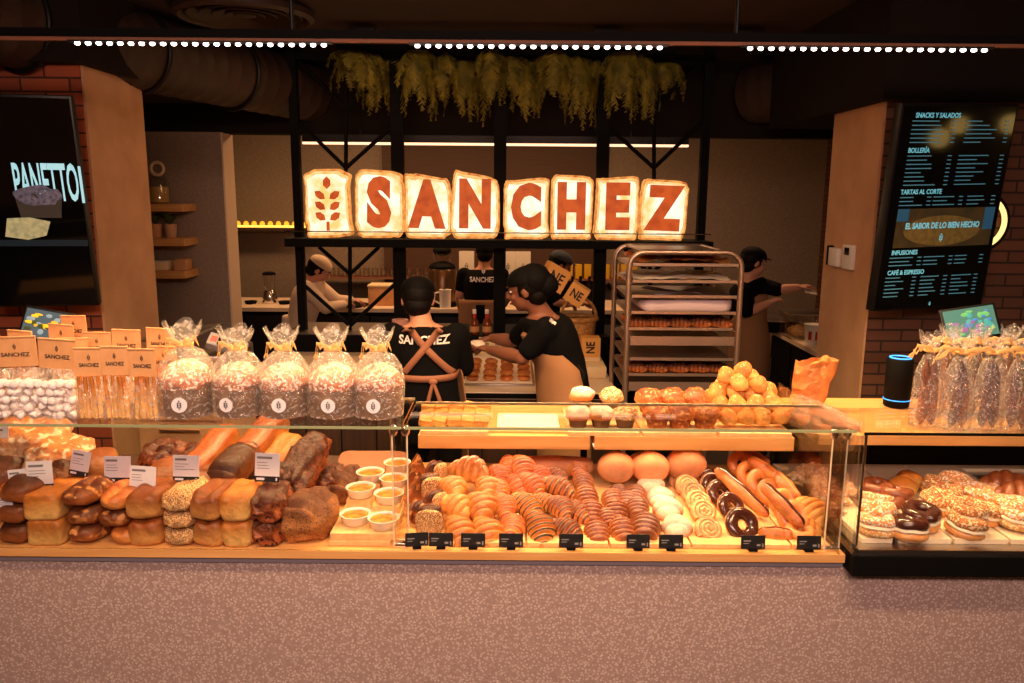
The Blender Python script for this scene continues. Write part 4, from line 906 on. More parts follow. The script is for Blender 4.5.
for bi, (px, Y, h, nm) in enumerate(((-2, 2.30, .14, 'kraft topped bag cut by the left edge'), (25, 2.42, .155, 'kraft topped bag behind the left meringue bag'), (66, 2.46, .168, 'kraft topped bag behind the right meringue bag'), (83, 2.49, .185, 'tallest kraft topped bag at the back'),
        (101, 2.42, .145, 'kraft topped bag behind the left breadsticks'), (130, 2.42, .15, 'kraft topped bag behind the middle breadsticks'), (163, 2.42, .155, 'kraft topped bag behind the right breadsticks'), (168, 2.36, .12, 'kraft topped bag beside the leftmost cake'), (76, 2.38, .13, 'pale topped bag between meringues and breadsticks'))):
    flatbag('breadstick_bag', nm, 'bag', .09, h, .082, px, Y, rnd.uniform(-.12, .12), group='rear header bags', depth=.04)
    x0 = at(px, 400, Y).x
    for k in range(4):
        o = put('breadstick', stick, None, (x0-.024+.016*k, Y, TOPZ+.003), (0, 0, k), (1.3, 1.3, .95)); tag(o, 'breadstick inside the '+nm, 'breadstick', 'breadsticks in the '+nm)

# ------------------------------------------------------------------ bagged sausages on the right shelf
sme = []
for i, (m, s_) in enumerate(((M['fuet'], 1), (M['sausage'], 1.05))):
    mb = MB(); n = 22; pts = []; rad = []
    for k in range(n+1):
        f = k/n; pts.append((.006*math.sin(f*PI), 0, .235*f)); rad.append(max(.003, .0165*s_*min(1, (math.sin(PI*min(1, f*1.02))*2.2)**.5)*(1-.18*f)))
    mb.tube(pts, rad, 16); sme.append(mb.mesh('cured_sausage', m))
def sbag(px, Y, label, kinds, seed, group):
    x = at(px, 400, Y).x; t = thing('sausage_bag', label, 'bag', (x, Y, RZ), (0, 0, rnd.uniform(-.1, .1)), group)
    put('cellophane_bag', bagmesh([(.030, .0), (.054, .004), (.057, .06), (.054, .12), (.046, .19), (.030, .235), (.014, .262), (.012, .270), (.020, .282), (.034, .305), (.040, .325)], seed, .008, 40, .75, neck=.272), t)
    bow(t, .268, .08, seed, 6)
    for k, kd in enumerate(kinds):
        o = put('cured_sausage', sme[kd], None, (x+(-.019+.038*k if len(kinds) > 1 else -.002), Y-.008, RZ+.006), (0, rnd.uniform(-.04, .04)+(.05 if k == 0 else -.06)*(len(kinds) > 1), seed), 1)
        tag(o, ('dark' if kd == 0 else 'brown peppered')+' cured sausage in the '+label.split(' clear')[0], 'sausage', 'sausages in the '+label.split(' clear')[0])
for i, (px, Y, nm, kd) in enumerate(((926, 2.66, 'leftmost', (1, 1)), (957, 2.63, 'second', (0, 1)), (988, 2.63, 'third', (0, 0)), (1018, 2.63, 'fourth', (0, 1)), (1048, 2.63, 'fifth', (0, 0)))):
    sbag(px, Y, nm+' sausage bag of the front row, clear with a raffia bow', kd, 11+i, 'front sausage bags')
for i, (px, Y, nm, kd) in enumerate(((944, 2.82, 'left', (1,)), (973, 2.82, 'middle', (0,)), (1003, 2.82, 'right', (1,)))):
    sbag(px, Y, nm+' sausage bag of the rear row, clear with a raffia bow', kd, 21+i, 'rear sausage bags')
# speaker
x = at(901, 380, 2.9).x
t = thing('speaker', 'black cylindrical speaker with a blue light ring beside the sausage bags', 'speaker', (x, 2.92, RZ))
MB().lathe([(.040, 0), (.046, .006), (.048, .18), (.043, .188)], 36).build('body', M['soft'], t)
MB().torus((0, 0, .189), .036, .0035, 32, 8).build('light_ring', mat('blue_light', (60, 160, 255), .4, emit=(40, 150, 255), es=1.6), t)
MB().torus((0, 0, .03), .0465, .002, 32, 6).build('lower_light_ring', MATS['blue_light'], t)
# tablets
def tablet(px, py, Y, W, H, ry, label, cols, seed):
    p = at(px, py, Y); t = thing('tablet', label, 'tablet', p, (-.35, ry, 0)); r_ = random.Random(seed)
    MB().box((0, 0, 0), (W, .012, H), None, .004).build('bezel', M['bezel'], t); m = mat('tablet_glow_'+str(seed), cols[0], .2, emit=cols[0], es=.35)
    MB().box((0, -.0065, 0), (W*.9, .001, H*.86)).build('screen', m, t, False)
    for i, c in enumerate(cols[1:]):
        k = MB()
        for _ in range(6):
            k.ball((r_.uniform(-.36, .36)*W, -.0072, r_.uniform(-.32, .32)*H), (W*r_.uniform(.03, .09), .0006, H*r_.uniform(.03, .09)), 10, 6)
        k.build('picture_patch', mat('patch_%d_%d' % (seed, i), c, .4, emit=c, es=.45), t)
    s = thing('tablet_stand', 'black stand holding the '+label.split(' on')[0], 'stand', (p.x, Y+.05, DZ if seed == 1 else RZ)); z0 = p.z-(DZ if seed == 1 else RZ)
    MB().tube([(0, 0, 0), (0, 0, z0-.02), (0, -.03, z0)], .012, 10).build('pole', M['black'], s); MB().box((0, 0, .004), (.12, .12, .008), None, .003).build('foot', M['black'], s)
tablet(47, 326, 2.88, .185, .125, .18, 'tablet showing yellow flowers on a stand, left', ((70, 92, 110), (230, 190, 40), (210, 170, 30), (60, 70, 30), (120, 150, 170)), 1)
tablet(970, 323, 2.95, .21, .13, -.16, 'tablet with coloured buttons on a stand, right', ((70, 120, 120), (60, 120, 200), (90, 170, 110), (60, 150, 160), (120, 90, 150)), 2)
# scale
p = at(200, 343, 3.3)
t = thing('weighing_scale', 'grey weighing scale with a small red and black display on a tall stand', 'scale', (p.x, 3.3, p.z)); t.scale = (1.35,)*3
MB().box((-.04, .05, -.05), (.30, .26, .05), None, .01).build('body', M['steel'], t); MB().box((-.09, .07, .02), (.20, .22, .008), (0, -.12, 0), .003).build('plate', M['steel'], t)
MB().box((.10, -.04, .0), (.12, .03, .05), (-.9, .35, .2), .008).build('display', MATS['grey_print'], t); MB().box((.108, -.055, .010), (.06, .006, .026), (-.9, .35, .2)).build('screen', M['screenk'], t, False)
MB().box((.066, -.056, .022), (.018, .008, .022), (-.9, .35, .2)).build('button', M['red'], t, False)
a = at(140, 400, 3.3).x; b = at(226, 400, 3.3).x; q_ = thing('drawer_cabinet', 'brown drawer cabinet under the weighing scale, seen behind the loaves', 'cabinet', (0, 3.26, 0)); ht = p.z-.075*1.35-.002
MB().bx((a, 0, 0), (b, .42, ht), .004).build('cabinet_body', M['plaster'], q_, False)
for i in range(6): MB().bx((a+.01, -.012, .08+i*(ht-.1)/6), (b-.01, 0, .05+(i+1)*(ht-.1)/6), .004).build('drawer', M['plaster'], q_, False); MB().bx((a+.1, -.02, .03+(i+1)*(ht-.1)/6), (b-.1, -.012, .04+(i+1)*(ht-.1)/6)).build('drawer_handle', M['steel'], q_, False)

# ------------------------------------------------------------------ metal frame with the sign
FY = 5.6
t = frame = thing('metal_frame', 'black metal frame with braces and a long shelf behind the servers', 'frame', (0, FY, 1.09))
shz = at(500, 240, FY).z
for px, w_ in ((298, .055), (398.5, .085), (500, .085), (601.5, .085), (702, .055)):
    x = at(px, 200, FY).x; MB().bx((x-w_/2, -.03, 0), (x+w_/2, .03, 1.95)).build('post', M['soft'], t, False)
a = at(285, 240, FY-.2).x; b = at(713, 240, FY-.2).x
MB().bx((a, -.22, shz-1.09-.045), (b, .14, shz-1.09+.01)).build('shelf', M['soft'], t, False)
MB().bx((a, -.02, 1.86), (b, .02, 1.91)).build('top_bar', M['soft'], t, False)
MB().tube([(a+.02, -.215, shz-1.03), (b-.02, -.215, shz-1.03)], .004, 6).build('glass_rail', M['chrome'], t)
def brace(p, q, r_=.014):
    P, Q = at(*p, FY), at(*q, FY); o = V((0, FY, 1.09)); MB().tube([P-o, Q-o], r_, 6).build('brace', M['soft'], t)
for mid, l, r_ in ((346, 299, 397), (654, 603, 702)):
    brace((mid, 60), (mid, 236)); brace((l, 62), (mid, 108)); brace((r_, 62), (mid, 108)); brace((l, 122), (mid, 168)); brace((r_, 122), (mid, 168))
    brace((mid+4 if mid < 500 else mid-4, 246), (mid+4 if mid < 500 else mid-4, 330)); m2 = mid+4 if mid < 500 else mid-4
    brace((l+20, 247), (m2, 274)); brace((r_-18, 247), (m2, 274)); brace((l+4, 284), (m2, 326)); brace((r_-2, 284), (m2, 326))
def glowmat(name, c1, c2, es, scale=9):
    m, nt, b_ = base(name); L = nt.links.new; tc = nd(nt, 'ShaderNodeTexCoord'); n = nd(nt, 'ShaderNodeTexNoise'); n.inputs['Scale'].default_value = scale; n.inputs['Detail'].default_value = 5
    oi = nd(nt, 'ShaderNodeObjectInfo'); ad = nd(nt, 'ShaderNodeVectorMath', operation='ADD'); L(tc.outputs['Object'], ad.inputs[0]); L(oi.outputs['Location'], ad.inputs[1]); L(ad.outputs[0], n.inputs['Vector'])
    r_ = nd(nt, 'ShaderNodeValToRGB'); r_.color_ramp.elements[0].position = .42; r_.color_ramp.elements[1].position = .68; r_.color_ramp.elements[0].color = lin(c1); r_.color_ramp.elements[1].color = lin(c2)
    L(n.outputs['Fac'], r_.inputs[0]); b_.inputs['Base Color'].default_value = (.02, .02, .02, 1); L(r_.outputs[0], b_.inputs['Emission Color']); b_.inputs['Emission Strength'].default_value = es; return m
face = glowmat('glowing_toast_face', (255, 248, 218), (255, 196, 110), 1.25); rim = glowmat('glowing_toast_crust', (255, 170, 80), (205, 92, 30), .95, 22); let = glowmat('glowing_letter', (226, 92, 28), (196, 70, 18), .85, 14)
mid_ = glowmat('glowing_toast_edge', (255, 214, 140), (244, 160, 70), 1.1, 16)
def toast(ch, pxc, pyt, w_, seed, tilt, sl=0):
    x = at(pxc, 205, FY-.06).x; ztop = at(pxc, pyt, FY-.06).z; z0 = shz+.01; H = ztop-z0; W = w_/141
    nm = 'wheat ear' if ch == '*' else 'letter '+ch
    t = thing('toast_sign', 'glowing slice of bread sign bearing the '+nm, 'sign', (x, FY-.06, z0), (0, tilt, 0), 'glowing bread slice signs'); r_ = random.Random(seed)
    def outline(k, wob):
        pts = []; N = 56
        for i in range(N):
            a_ = 2*PI*i/N; c, s_ = math.cos(a_), math.sin(a_); e = .30
            X_ = math.copysign(abs(c)**e, c)*W/2*k; Z_ = math.copysign(abs(s_)**e, s_)*H/2*k
            g = 1+wob*noise.noise(V((c*1.6+seed*5, s_*1.6, seed)))+.03*noise.noise(V((c*6+seed*5, s_*6, seed))); waist = 1-.05*math.exp(-((s_-.1)/.3)**2)
            zz = max(H/2+Z_*g, .0 if k > .97 else H/2*(1-k)); zz *= 1+sl*(X_/(W/2))*max(0, zz/H-.3)
            pts.append((X_*g*waist*(1-.06*max(0, zz/H-.5)*abs(sl)*12), zz))
        return pts
    MB().prism(outline(1, .10), -.035, .035).build('crust', rim, t, False); MB().prism(outline(.93, .12), -.041, -.035).build('crumb_edge', mid_, t, False); MB().prism(outline(.84, .13), -.046, -.041).build('crumb', face, t, False)
    if ch == '*':
        k = MB(); emblem(k, 0, -.048, H*.5, H*.78); k.build('wheat_ear', let, t, False)
    else:
        wf = {'S': .95, 'A': .92, 'N': .86, 'C': .9, 'H': .86, 'E': 1.0, 'Z': 1.0}[ch]
        text('letter', ch, let, t, (0, -.0475, H*(.50)), size=H*.92, ext=.0015, bold=H*.062, xs=wf*.80)
for i, (ch, px, pt, w_, tl_, sl) in enumerate((('*', 329, 170, 46, 0, .02), ('S', 379, 171, 47, .03, 0), ('A', 427, 174, 47, .02, -.09), ('N', 475, 173, 47, .01, -.10), ('C', 526, 178, 46, 0, .05), ('H', 571, 176.5, 43, 0, 0), ('E', 616, 177, 45, 0, .03), ('Z', 662, 180, 46, .03, -.02))):
    toast(ch, px, pt, w_, i+1, tl_, sl)
# hanging ferns
def fernmesh(seed, L=.42):
    r_ = random.Random(seed); mb = MB()
    for f in range(26):
        a = r_.uniform(0, 2*PI); sp = r_.uniform(.03, .17); l = L*(r_.uniform(.35, .8) if f > 5 else r_.uniform(.8, 1)); pts = [V((0, 0, 0))]; n = 14
        for i in range(1, n+1):
            q = i/n; pts.append(V((math.cos(a)*sp*math.sin(q*1.7)+r_.uniform(-.008, .008), math.sin(a)*sp*.7*math.sin(q*1.7), .05*math.sin(q*PI)-l*q**1.25)))
        for i in range(1, n+1):
            d = (pts[i]-pts[i-1]); wl = .085*(1-(i/n))**.6+.014
            for k in (-1, 1):
                for s_ in range(4):
                    c = pts[i-1]+d*(s_/4); sd = V((math.cos(a+PI/2), math.sin(a+PI/2), 0))*k*wl*r_.uniform(.5, 1)+V((0, 0, -wl*.65))+V((r_.uniform(-.01, .01), r_.uniform(-.01, .01), 0)); e = d.normalized()*.0032
                    mb.add([c-e, c+sd*.5-e*1.1, c+sd, c+sd*.5+e*1.1, c+e], [[0, 1, 2, 3, 4]])
    return mb.mesh('hanging_fern', M['fern'], False)
fm = [fernmesh(i, .40) for i in range(3)]
fx = [(352, 98), (372, 118), (395, 104), (418, 126), (443, 108), (466, 130), (492, 112), (510, 104), (530, 128), (553, 106), (577, 134), (600, 108), (622, 126), (646, 130), (664, 104)]
for i, (px, py) in enumerate(fx):
    top = at(px, 52, FY-.05+.12*((i*7) % 3-1)); bot = at(px, py, FY)
    o = put('hanging_fern', fm[i % 3], None, (top.x, top.y, 2.98), (0, 0, i*1.3), (1.0, 1.0, (2.98-bot.z)/.40))
    tag(o, 'yellow green fern hanging over the frame, '+(['leftmost'] + ['number %s from the left' % w_ for w_ in ('two', 'three', 'four', 'five', 'six', 'seven', 'eight', 'nine', 'ten', 'eleven', 'twelve', 'thirteen', 'fourteen')])[i] if i < 14 else 'yellow green fern hanging over the frame, rightmost', 'plant', 'ferns hanging over the frame')
a = at(340, 52, FY).x; b = at(672, 52, FY).x
t = thing('fern_trough', 'dark trough on top of the metal frame holding the hanging ferns', 'planter', (0, FY, 2.94)); MB().bx((a, -.12, .03), (b, .12, .09)).build('trough', M['soft'], t, False)

# ------------------------------------------------------------------ screens on the brick piers
def wallscreen(name, label, corners, m):
    """corners: tl, tr, br, bl as world points of a flat screen"""
    tl_, tr_, br_, bl_ = corners; t = thing(name, label, 'screen', (tl_+tr_+br_+bl_)/4)
    ux = (tr_-tl_).normalized(); uz = (tl_-bl_); uz = (uz-ux*uz.dot(ux)).normalized(); uy = uz.cross(ux)
    t.rotation_euler = Matrix((ux, uy, uz)).transposed().to_euler(); W = ((tr_-tl_).length+(br_-bl_).length)/2; H = ((tl_-bl_).length+(tr_-br_).length)/2
    MB().box((0, .03, 0), (W, .05, H), None, .006).build('bezel', M['bezel'], t); MB().box((0, .003, 0), (W*.965, .002, H*.975)).build('screen', M['screenk'], t, False)
    MB().box((0, .09, 0), (.3, .09, .3)).build('bracket', M['black'], t, False)
    return t, W, H
t, W, H = wallscreen('menu_screen', 'tall menu screen tilted over the right brick pier', (at(902, 103, 3.60), at(1018, 104, 3.74), at(985, 307, 3.84), at(873, 311, 3.71)), None)
cy = mat('screen_text', (120, 205, 220), .5, emit=(110, 196, 214), es=.55); cyd = mat('screen_text_dim', (80, 140, 155), .5, emit=(70, 130, 148), es=.35)
def sx(u): return (u-.5)*W
def sz(v): return (.5-v)*H
for s_, u, v, sz_ in (('SNACKS Y SALADOS', .12, .055, .030), ('BOLLERÍA', .10, .215, .030), ('TARTAS AL CORTE', .09, .410, .030), ('INFUSIONES', .09, .705, .030), ('CAFÉ & ESPRESSO', .08, .805, .030)):
    text('heading', s_, cy, t, (sx(u), -.0005, sz(v)), size=sz_, ext=.0003, bold=.0006, xs=.85, align='LEFT')
r_ = random.Random(5)
rows = [(.10, .40, .245 if False else .40)]
def rowsat(v0, n, cols, dv=.024):
    for (u0, u1) in cols:
        k = MB()
        for i in range(n):
            v = v0+dv*i; k.bx((sx(u0), -.001, sz(v)-.0022), (sx(u0+(u1-u0)*r_.uniform(.35, .75)), 0, sz(v)+.0022)); k.bx((sx(u1-.035), -.001, sz(v)-.0022), (sx(u1), 0, sz(v)+.0022))
        k.build('menu_lines', cyd, t, False)
rowsat(.080, 6, ((.10, .48), (.56, .94)), .0195); rowsat(.240, 8, ((.10, .48), (.54, .94)), .0195); rowsat(.435, 3, ((.09, .36), (.38, .64), (.68, .93)), .019); rowsat(.730, 3, ((.08, .36), (.38, .64), (.66, .92)), .019); rowsat(.83, 6, ((.07, .34), (.38, .62), (.66, .90)), .019)
MB().bx((sx(.09), -.001, sz(.68)), (sx(.95), 0, sz(.49))).build('picture', mat('picture_pastry', (80, 60, 30), .4, col2=(38, 34, 24), scale=12, emit=(60, 48, 26), es=.4), t, False)
MB().bx((sx(.09), -.0012, sz(.55)), (sx(.19), -.001, sz(.49))).build('picture_sky', mat('picture_blue', (40, 80, 105), .4, emit=(38, 80, 104), es=.5), t, False)
MB().bx((sx(.86), -.0012, sz(.6)), (sx(.95), -.001, sz(.49))).build('picture_sky', MATS['picture_blue'], t, False)
mb = MB(); mb.ball((sx(.5), -.0012, sz(.60)), (W*.34, .0008, H*.075), 40, 8); mb.build('picture_bread', mat('picture_bread', (120, 96, 44), .5, col2=(84, 62, 30), scale=40, emit=(96, 74, 34), es=.45), t)
text('slogan', 'EL SABOR DE LO BIEN HECHO', cy, t, (0, -.003, sz(.575)), size=.038, ext=.0003, bold=.0012, xs=.78); k = MB(); emblem(k, 0, -.003, sz(.635), .04); emblem(k, 0, -.001, sz(.972), .02); k.build('emblem', cy, t, False)
t, W, H = wallscreen('advert_screen', 'dark advert screen with a sliced cake, on the left brick pier', (at(-55, 92, 3.56), at(70, 96, 3.66), at(99, 307, 3.80), at(-25, 307, 3.70)), None)
def s2(px, py):
    p = at(px, py, 3.7); d = ray(px, py); o = V((0, 0, CAM_H)); mt = Matrix.LocRotScale(t.location, t.rotation_euler, None); n = mt.to_3x3() @ V((0, 1, 0)); s_ = (V(t.location)-o).dot(n)/d.dot(n); return mt.inverted() @ (o+d*s_)
a = s2(14, 184); b = s2(83, 184); wd = (b.x-a.x)
s_ = 'PANETTO'; sz_ = abs(s2(45, 166).z-s2(45, 203).z)
wmat = mat('screen_white_text', (170, 225, 235), .5, emit=(165, 222, 232), es=.75)
me = textmesh(s_, size=sz_*1.42, ext=.0003, bold=.004, xs=1); ww = max(v.co.x for v in me.vertices)-min(v.co.x for v in me.vertices); me.transform(Matrix.Diagonal((wd*.93/ww, 1, 1, 1))); me.materials.append(wmat)
put('headline', me, t, (a.x+wd*.465, -.001, a.z)); MB().bx((a.x+wd*.955, -.001, a.z-sz_*.5), (a.x+wd*.995, 0, a.z+sz_*.5)).build('headline_end', wmat, t, False)
c = s2(40, 207); MB().prism([(c.x-.10, c.z+.06), (c.x+.10, c.z+.06), (c.x+.085, c.z-.05), (c.x-.085, c.z-.05)], -.002, -.001).build('picture_cake', mat('picture_cake', (66, 58, 48), .5, emit=(56, 50, 42), es=.4), t, False)
mb = MB(); mb.ball((c.x, -.002, c.z+.055), (.105, .001, .045), 28, 10, amp=.008, fr=40); mb.build('picture_cake_top', mat('picture_top', (130, 124, 140), .5, col2=(60, 52, 58), scale=50, emit=(96, 90, 104), es=.4), t)
c = s2(27, 229); MB().prism([(c.x-.095, c.z-.035), (c.x-.075, c.z+.05), (c.x+.02, c.z+.055), (c.x+.105, c.z+.035), (c.x+.08, c.z-.03), (c.x, c.z-.05)], -.004, -.003).build('picture_slice', mat('picture_slice', (200, 192, 140), .5, col2=(110, 96, 56), scale=30, emit=(190, 182, 130), es=.45), t, False)
c = s2(40, 243); MB().bx((c.x-.35 if c.x-.35 > -W*.48 else -W*.48, -.0008, c.z-.015), (W*.48, 0, c.z+.015)).build('picture_table', mat('picture_table', (18, 34, 42), .5, emit=(16, 32, 40), es=.4), t, False)
# ring lamp and intercoms
c = at(978, 222, 3.97); t = thing('ring_lamp', 'round wall lamp with a glowing rim half hidden by the menu screen', 'lamp', (c.x, 3.96, c.z), (PI/2, 0, 0))
MB().torus((0, 0, 0), .125, .012, 40, 10).build('rim', mat('ring_glow', (255, 224, 150), .5, emit=(255, 214, 130), es=1.6), t); MB().torus((0, 0, -.01), .145, .012, 40, 10).build('casing', M['black'], t)
def onflank(px, py):
    d = ray(px, py); s_ = xr/d.x; return V((0, 0, CAM_H))+d*s_
c = onflank(851, 257); t = thing('intercom', 'white wall intercom with a small dark screen on the right column', 'intercom', (xr-.001, c.y, c.z)); MB().box((-.012, 0, 0), (.024, .12, .13), None, .004).build('body', M['white'], t); MB().box((-.0245, 0, .03), (.002, .06, .04)).build('screen', M['screenk'], t, False)
c = onflank(838, 257); t = thing('thermostat', 'white box with a dark side panel left of the intercom', 'thermostat', (xr-.001, c.y, c.z)); MB().box((-.015, 0, 0), (.03, .12, .10), None, .004).build('body', M['white'], t); MB().box((-.015, .075, .005), (.03, .03, .11), None, .003).build('side_panel', M['soft'], t)

# globe lamps hanging over the customers (they mirror in the menu screen)
ms = [o for o in bpy.data.objects if o.name == 'menu_screen'][0]; mr_ = Matrix.LocRotScale(ms.location, ms.rotation_euler, None); nn = (mr_.to_3x3() @ V((0, 1, 0))).normalized()
for i, (px, py, dist, r__, lab) in enumerate(((960, 125, 4.0, .075, 'highest of three round globe lamps hanging over the customers'), (940, 138, 4.0, .085, 'lowest of three round globe lamps hanging over the customers'), (1011, 124, 4.2, .085, 'round globe lamp hanging apart over the customers'))):
    d = ray(px, py).normalized(); o = V((0, 0, CAM_H)); s_ = (V(ms.location)-o).dot(nn)/d.dot(nn); h = o+d*s_; rdir = d-nn*2*d.dot(nn); c = h+rdir*dist
    t = thing('globe_lamp', lab, 'lamp', c, group='globe lamps'); MB().ball((0, 0, 0), (r__,)*3, 24, 16).build('globe', mat('globe_glow', (255, 214, 130), .4, emit=(255, 206, 116), es=4), t); MB().tube([(0, 0, r__), (0, 0, max(.1, 3.05-c.z))], .006, 8).build('cord', M['black'], t); print('GLOBE', c)
# ------------------------------------------------------------------ kitchen furniture
WX0 = at(285, 392, 4.3).x; WX1 = at(618, 392, 4.3).x
t = thing('work_counter', 'kitchen work counter with a pale top and dark plank front behind the servers', 'counter', (0, 4.3, 0)); WZ = .97
MB().bx((WX0-.35, .03, 0), (WX1, 1.7, .93)).build('plank_front', M['woodd'], t, False); MB().bx((WX0-.37, 0, .93), (WX1, 1.72, WZ), .004).build('worktop', M['worktop'], t, False)
for i in range(10): x = WX0-.3+i*.2; MB().bx((x, .024, .02), (x+.006, .034, .92)).build('groove', M['soft'], t, False)
MB().bx((WX0-.1, .0, .935), (WX1, -.003, .965)).build('edge_strip', M['soft'], t, False)
t = thing('counter_riser', 'low dark riser on the work counter under the metal frame', 'riser', (0, 5.42, WZ)); a = at(286, 330, 5.5).x; MB().bx((a, 0, 0), (WX1+.6, .55, .12)).build('riser', M['soft'], t, False)
MB().bx((a+.02, .02, .12), (at(455, 300, 5.5).x, .53, .126)).build('metal_sheet', M['steel'], t, False)
MB().bx((WX1, .05, -.97), (WX1+.6, .5, 0)).build('side_cabinet', M['soft'], t, False)
# tray of cookies
a = atz(461, 386, WZ); b = atz(532, 363, WZ)
t = thing('baking_tray', 'baking tray lined with paper in front of the woman', 'tray', ((a.x+b.x)/2, (a.y+b.y)/2, WZ)); TW = b.x-a.x; TD = b.y-a.y
MB().box((0, 0, .006), (TW, TD, .012), None, .003).build('tray', M['steel'], t); MB().box((0, 0, .0145), (TW*.94, TD*.94, .003)).build('paper_liner', M['paperw'], t, False)
ck = MB().ball((0, 0, 0), (.040, .040, .02), 22, 12, None, 1, 1, .8, .002, 40).mesh('filled_bun', M['dough']); n = 0
for j in range(4):
    for i in range(4):
        for k in range(2 if j < 3 else 1):
            p = V(((a.x+b.x)/2+(i-1.5)*TW*.235, (a.y+b.y)/2+(j-1.5)*TD*.24, WZ+.032+.03*k))
            tag(put('filled_bun', ck, None, p, (rnd.uniform(-.1, .1), rnd.uniform(-.1, .1), i), 1), 'small round bun on the lined tray, %s column, %s row%s' % (('first', 'second', 'third', 'fourth')[i], ('front', 'second', 'third', 'rear')[j], ', upper of two' if k else ''), 'bun', 'small buns on the baking tray')
o = MB().box((at(490, 340, 5.0).x, 5.14, WZ+.003), (.75, .42, .005)).build('paper_sheet', M['paperw'], None, False); tag(o, 'white baking paper spread on the counter beyond the tray', 'paper')
p = at(490, 341, 4.88); t = thing('recipe_sign', 'small cream sign with two dark marks by the woman\'s hands', 'sign', (p.x, 5.38, WZ), (-.1, 0, 0)); MB().bx((-.09, 0, 0), (.09, .01, .12)).build('board', M['kraftl'], t, False)
k = MB(); emblem(k, -.035, -.001, .07, .05); emblem(k, .035, -.001, .07, .05); k.build('print', M['ink'], t, False)
# sauce bottles
for px, lab in ((474.5, 'left'), (487, 'right')):
    x = at(px, 320, 5.5).x; t = thing('sauce_bottle', lab+' of two small amber bottles with white caps', 'bottle', (x, 5.5, WZ+.12), group='amber bottles'); MB().lathe([(.028, 0), (.032, .006), (.032, .075), (.024, .10), (.012, .12), (.011, .15)], 20).build('bottle', M['bottle'], t)
    MB().lathe([(.014, .148), (.014, .175), (.010, .178)], 16).build('cap', M['white'], t); MB().lathe([(.0135, .12), (.0135, .145)], 16, close=False).build('neck_label', M['red'], t); MB().lathe([(.0328, .02), (.0328, .06)], 20, close=False).build('label_band', M['kraft'], t)
# small pink tub by the man's ear
x = at(400, 308, 5.5); t = thing('small_tub', 'small stack of pale pink tubs left of the man\'s head', 'tub', (x.x, 5.5, WZ+.12)); MB().lathe([(.07, 0), (.075, .05)], 20).build('tub', mat('pink_tub', (236, 176, 160), .5), t); MB().lathe([(.055, .052), (.06, .10), (.05, .105)], 20).build('upper_tub', MATS['pink_tub'], t); MB().lathe([(.077, .045), (.077, .055)], 20).build('lid', M['white'], t)
# baskets and kraft boxes
def basket(px, Y, r_, h, label, handle):
    t = thing('wicker_basket', label, 'basket', (at(px, 330, Y).x, Y, WZ))
    prof = []; n = 22
    for i in range(n+1): f = i/n; prof.append((r_*(.72+.28*f)*(1+.03*(i % 2)), h*f))
    MB().lathe(prof+[(r_*.9, h)], 40, close=False, wob=lambda a, z: 1+.03*math.cos(a*20+z*140)).build('weave', M['basket'], t); MB().torus((0, 0, h), r_*1.01, .016, 40, 10, amp=.004).build('rim', M['basket'], t)
    if handle: MB().tube([(r_*math.cos(i/20*PI), 0, h+r_*1.15*math.sin(i/20*PI)) for i in range(21)], .011, 8).build('handle', M['basket'], t)
    return t
basket(578, 5.05, .115, .31, 'wicker basket with an arched handle right of the woman', True); basket(546, 5.15, .13, .28, 'wicker basket half hidden behind the woman', False)
def nebox(px, py, Y, s_, rz, ry, label, rot=0, txt='NE'):
    p = at(px, py, Y)
    if rot: tag(MB().bx((p.x-s_*.5, Y-s_*.45, WZ), (p.x+s_*.5, Y+s_*.45, p.z-s_/2-.001)).build('support_crate', M['kraftl'], None, False), 'pale crate under the orange printed box on the counter', 'crate')
    t = thing('kraft_box', label, 'box', p, (0, ry, rz), 'kraft boxes'); MB().box((0, 0, 0), (s_, s_, s_), None, .003).build('box', mat('box_orange', (238, 176, 92), .7), t, False)
    text('lettering', txt, M['ink'], t, (0, -s_/2-.0015, 0), (0, rot, 0), size=s_*.62, ext=.0004, bold=.002, xs=.8)
    MB().box((0, -s_/2-.0005, 0), (s_*.99, .001, s_*.02)).build('fold', M['kraft'], t, False) if False else None
nebox(554, 277, 5.15, .155, .15, .52, 'orange printed box tilted behind the woman\'s head'); nebox(577, 294, 4.98, .125, -.15, -.55 if False else .55, 'smaller orange printed box standing in the handled basket'); nebox(590, 346, 4.9, .12, 0, 0, 'orange printed box standing on the counter below the baskets', -PI/2)
p = atz(590, 378, WZ); t = thing('cutting_block', 'thick pale block on the counter right of the woman', 'board', (p.x, p.y+.16, WZ)); MB().box((0, 0, .035), (.2, .34, .07), None, .012).build('block', M['kraftl'], t)
# ------------------------------------------------------------------ tray rack
RX0 = at(627, 330, 4.02).x; RX1 = at(738, 330, 4.02).x; cx = (RX0+RX1)/2; hw = (RX1-RX0)/2; RT = at(680, 252, 4.05).z
t = thing('tray_rack', 'tall aluminium tray rack loaded with pastry trays', 'rack', (cx, 4.3, 0))
for y in (-.28, .28):
    pts = [(-hw, y, .1)]+[(-hw, y, z) for z in (.6, 1.2, RT-.10)]
    pts += [(-hw+.08*(1-math.cos(a_*PI/12)), y, RT-.08+.08*math.sin(a_*PI/12)) for a_ in range(1, 7)]
    pts += [(-x_, y, z_) for x_, y_, z_ in [(p_[0], 0, p_[2]) for p_ in reversed(pts)]]
    MB().tube(pts, .014, 10).build('upright_frame', M['rackm'], t)
for x in (-hw+.08, hw-.08): MB().tube([(x, -.28, RT), (x, .28, RT)], .011, 8).build('top_bar', M['rackm'], t)
MB().bx((-hw+.06, -.27, RT-.004), (hw-.06, .27, RT+.004)).build('top_sheet', M['rackm'], t, False)
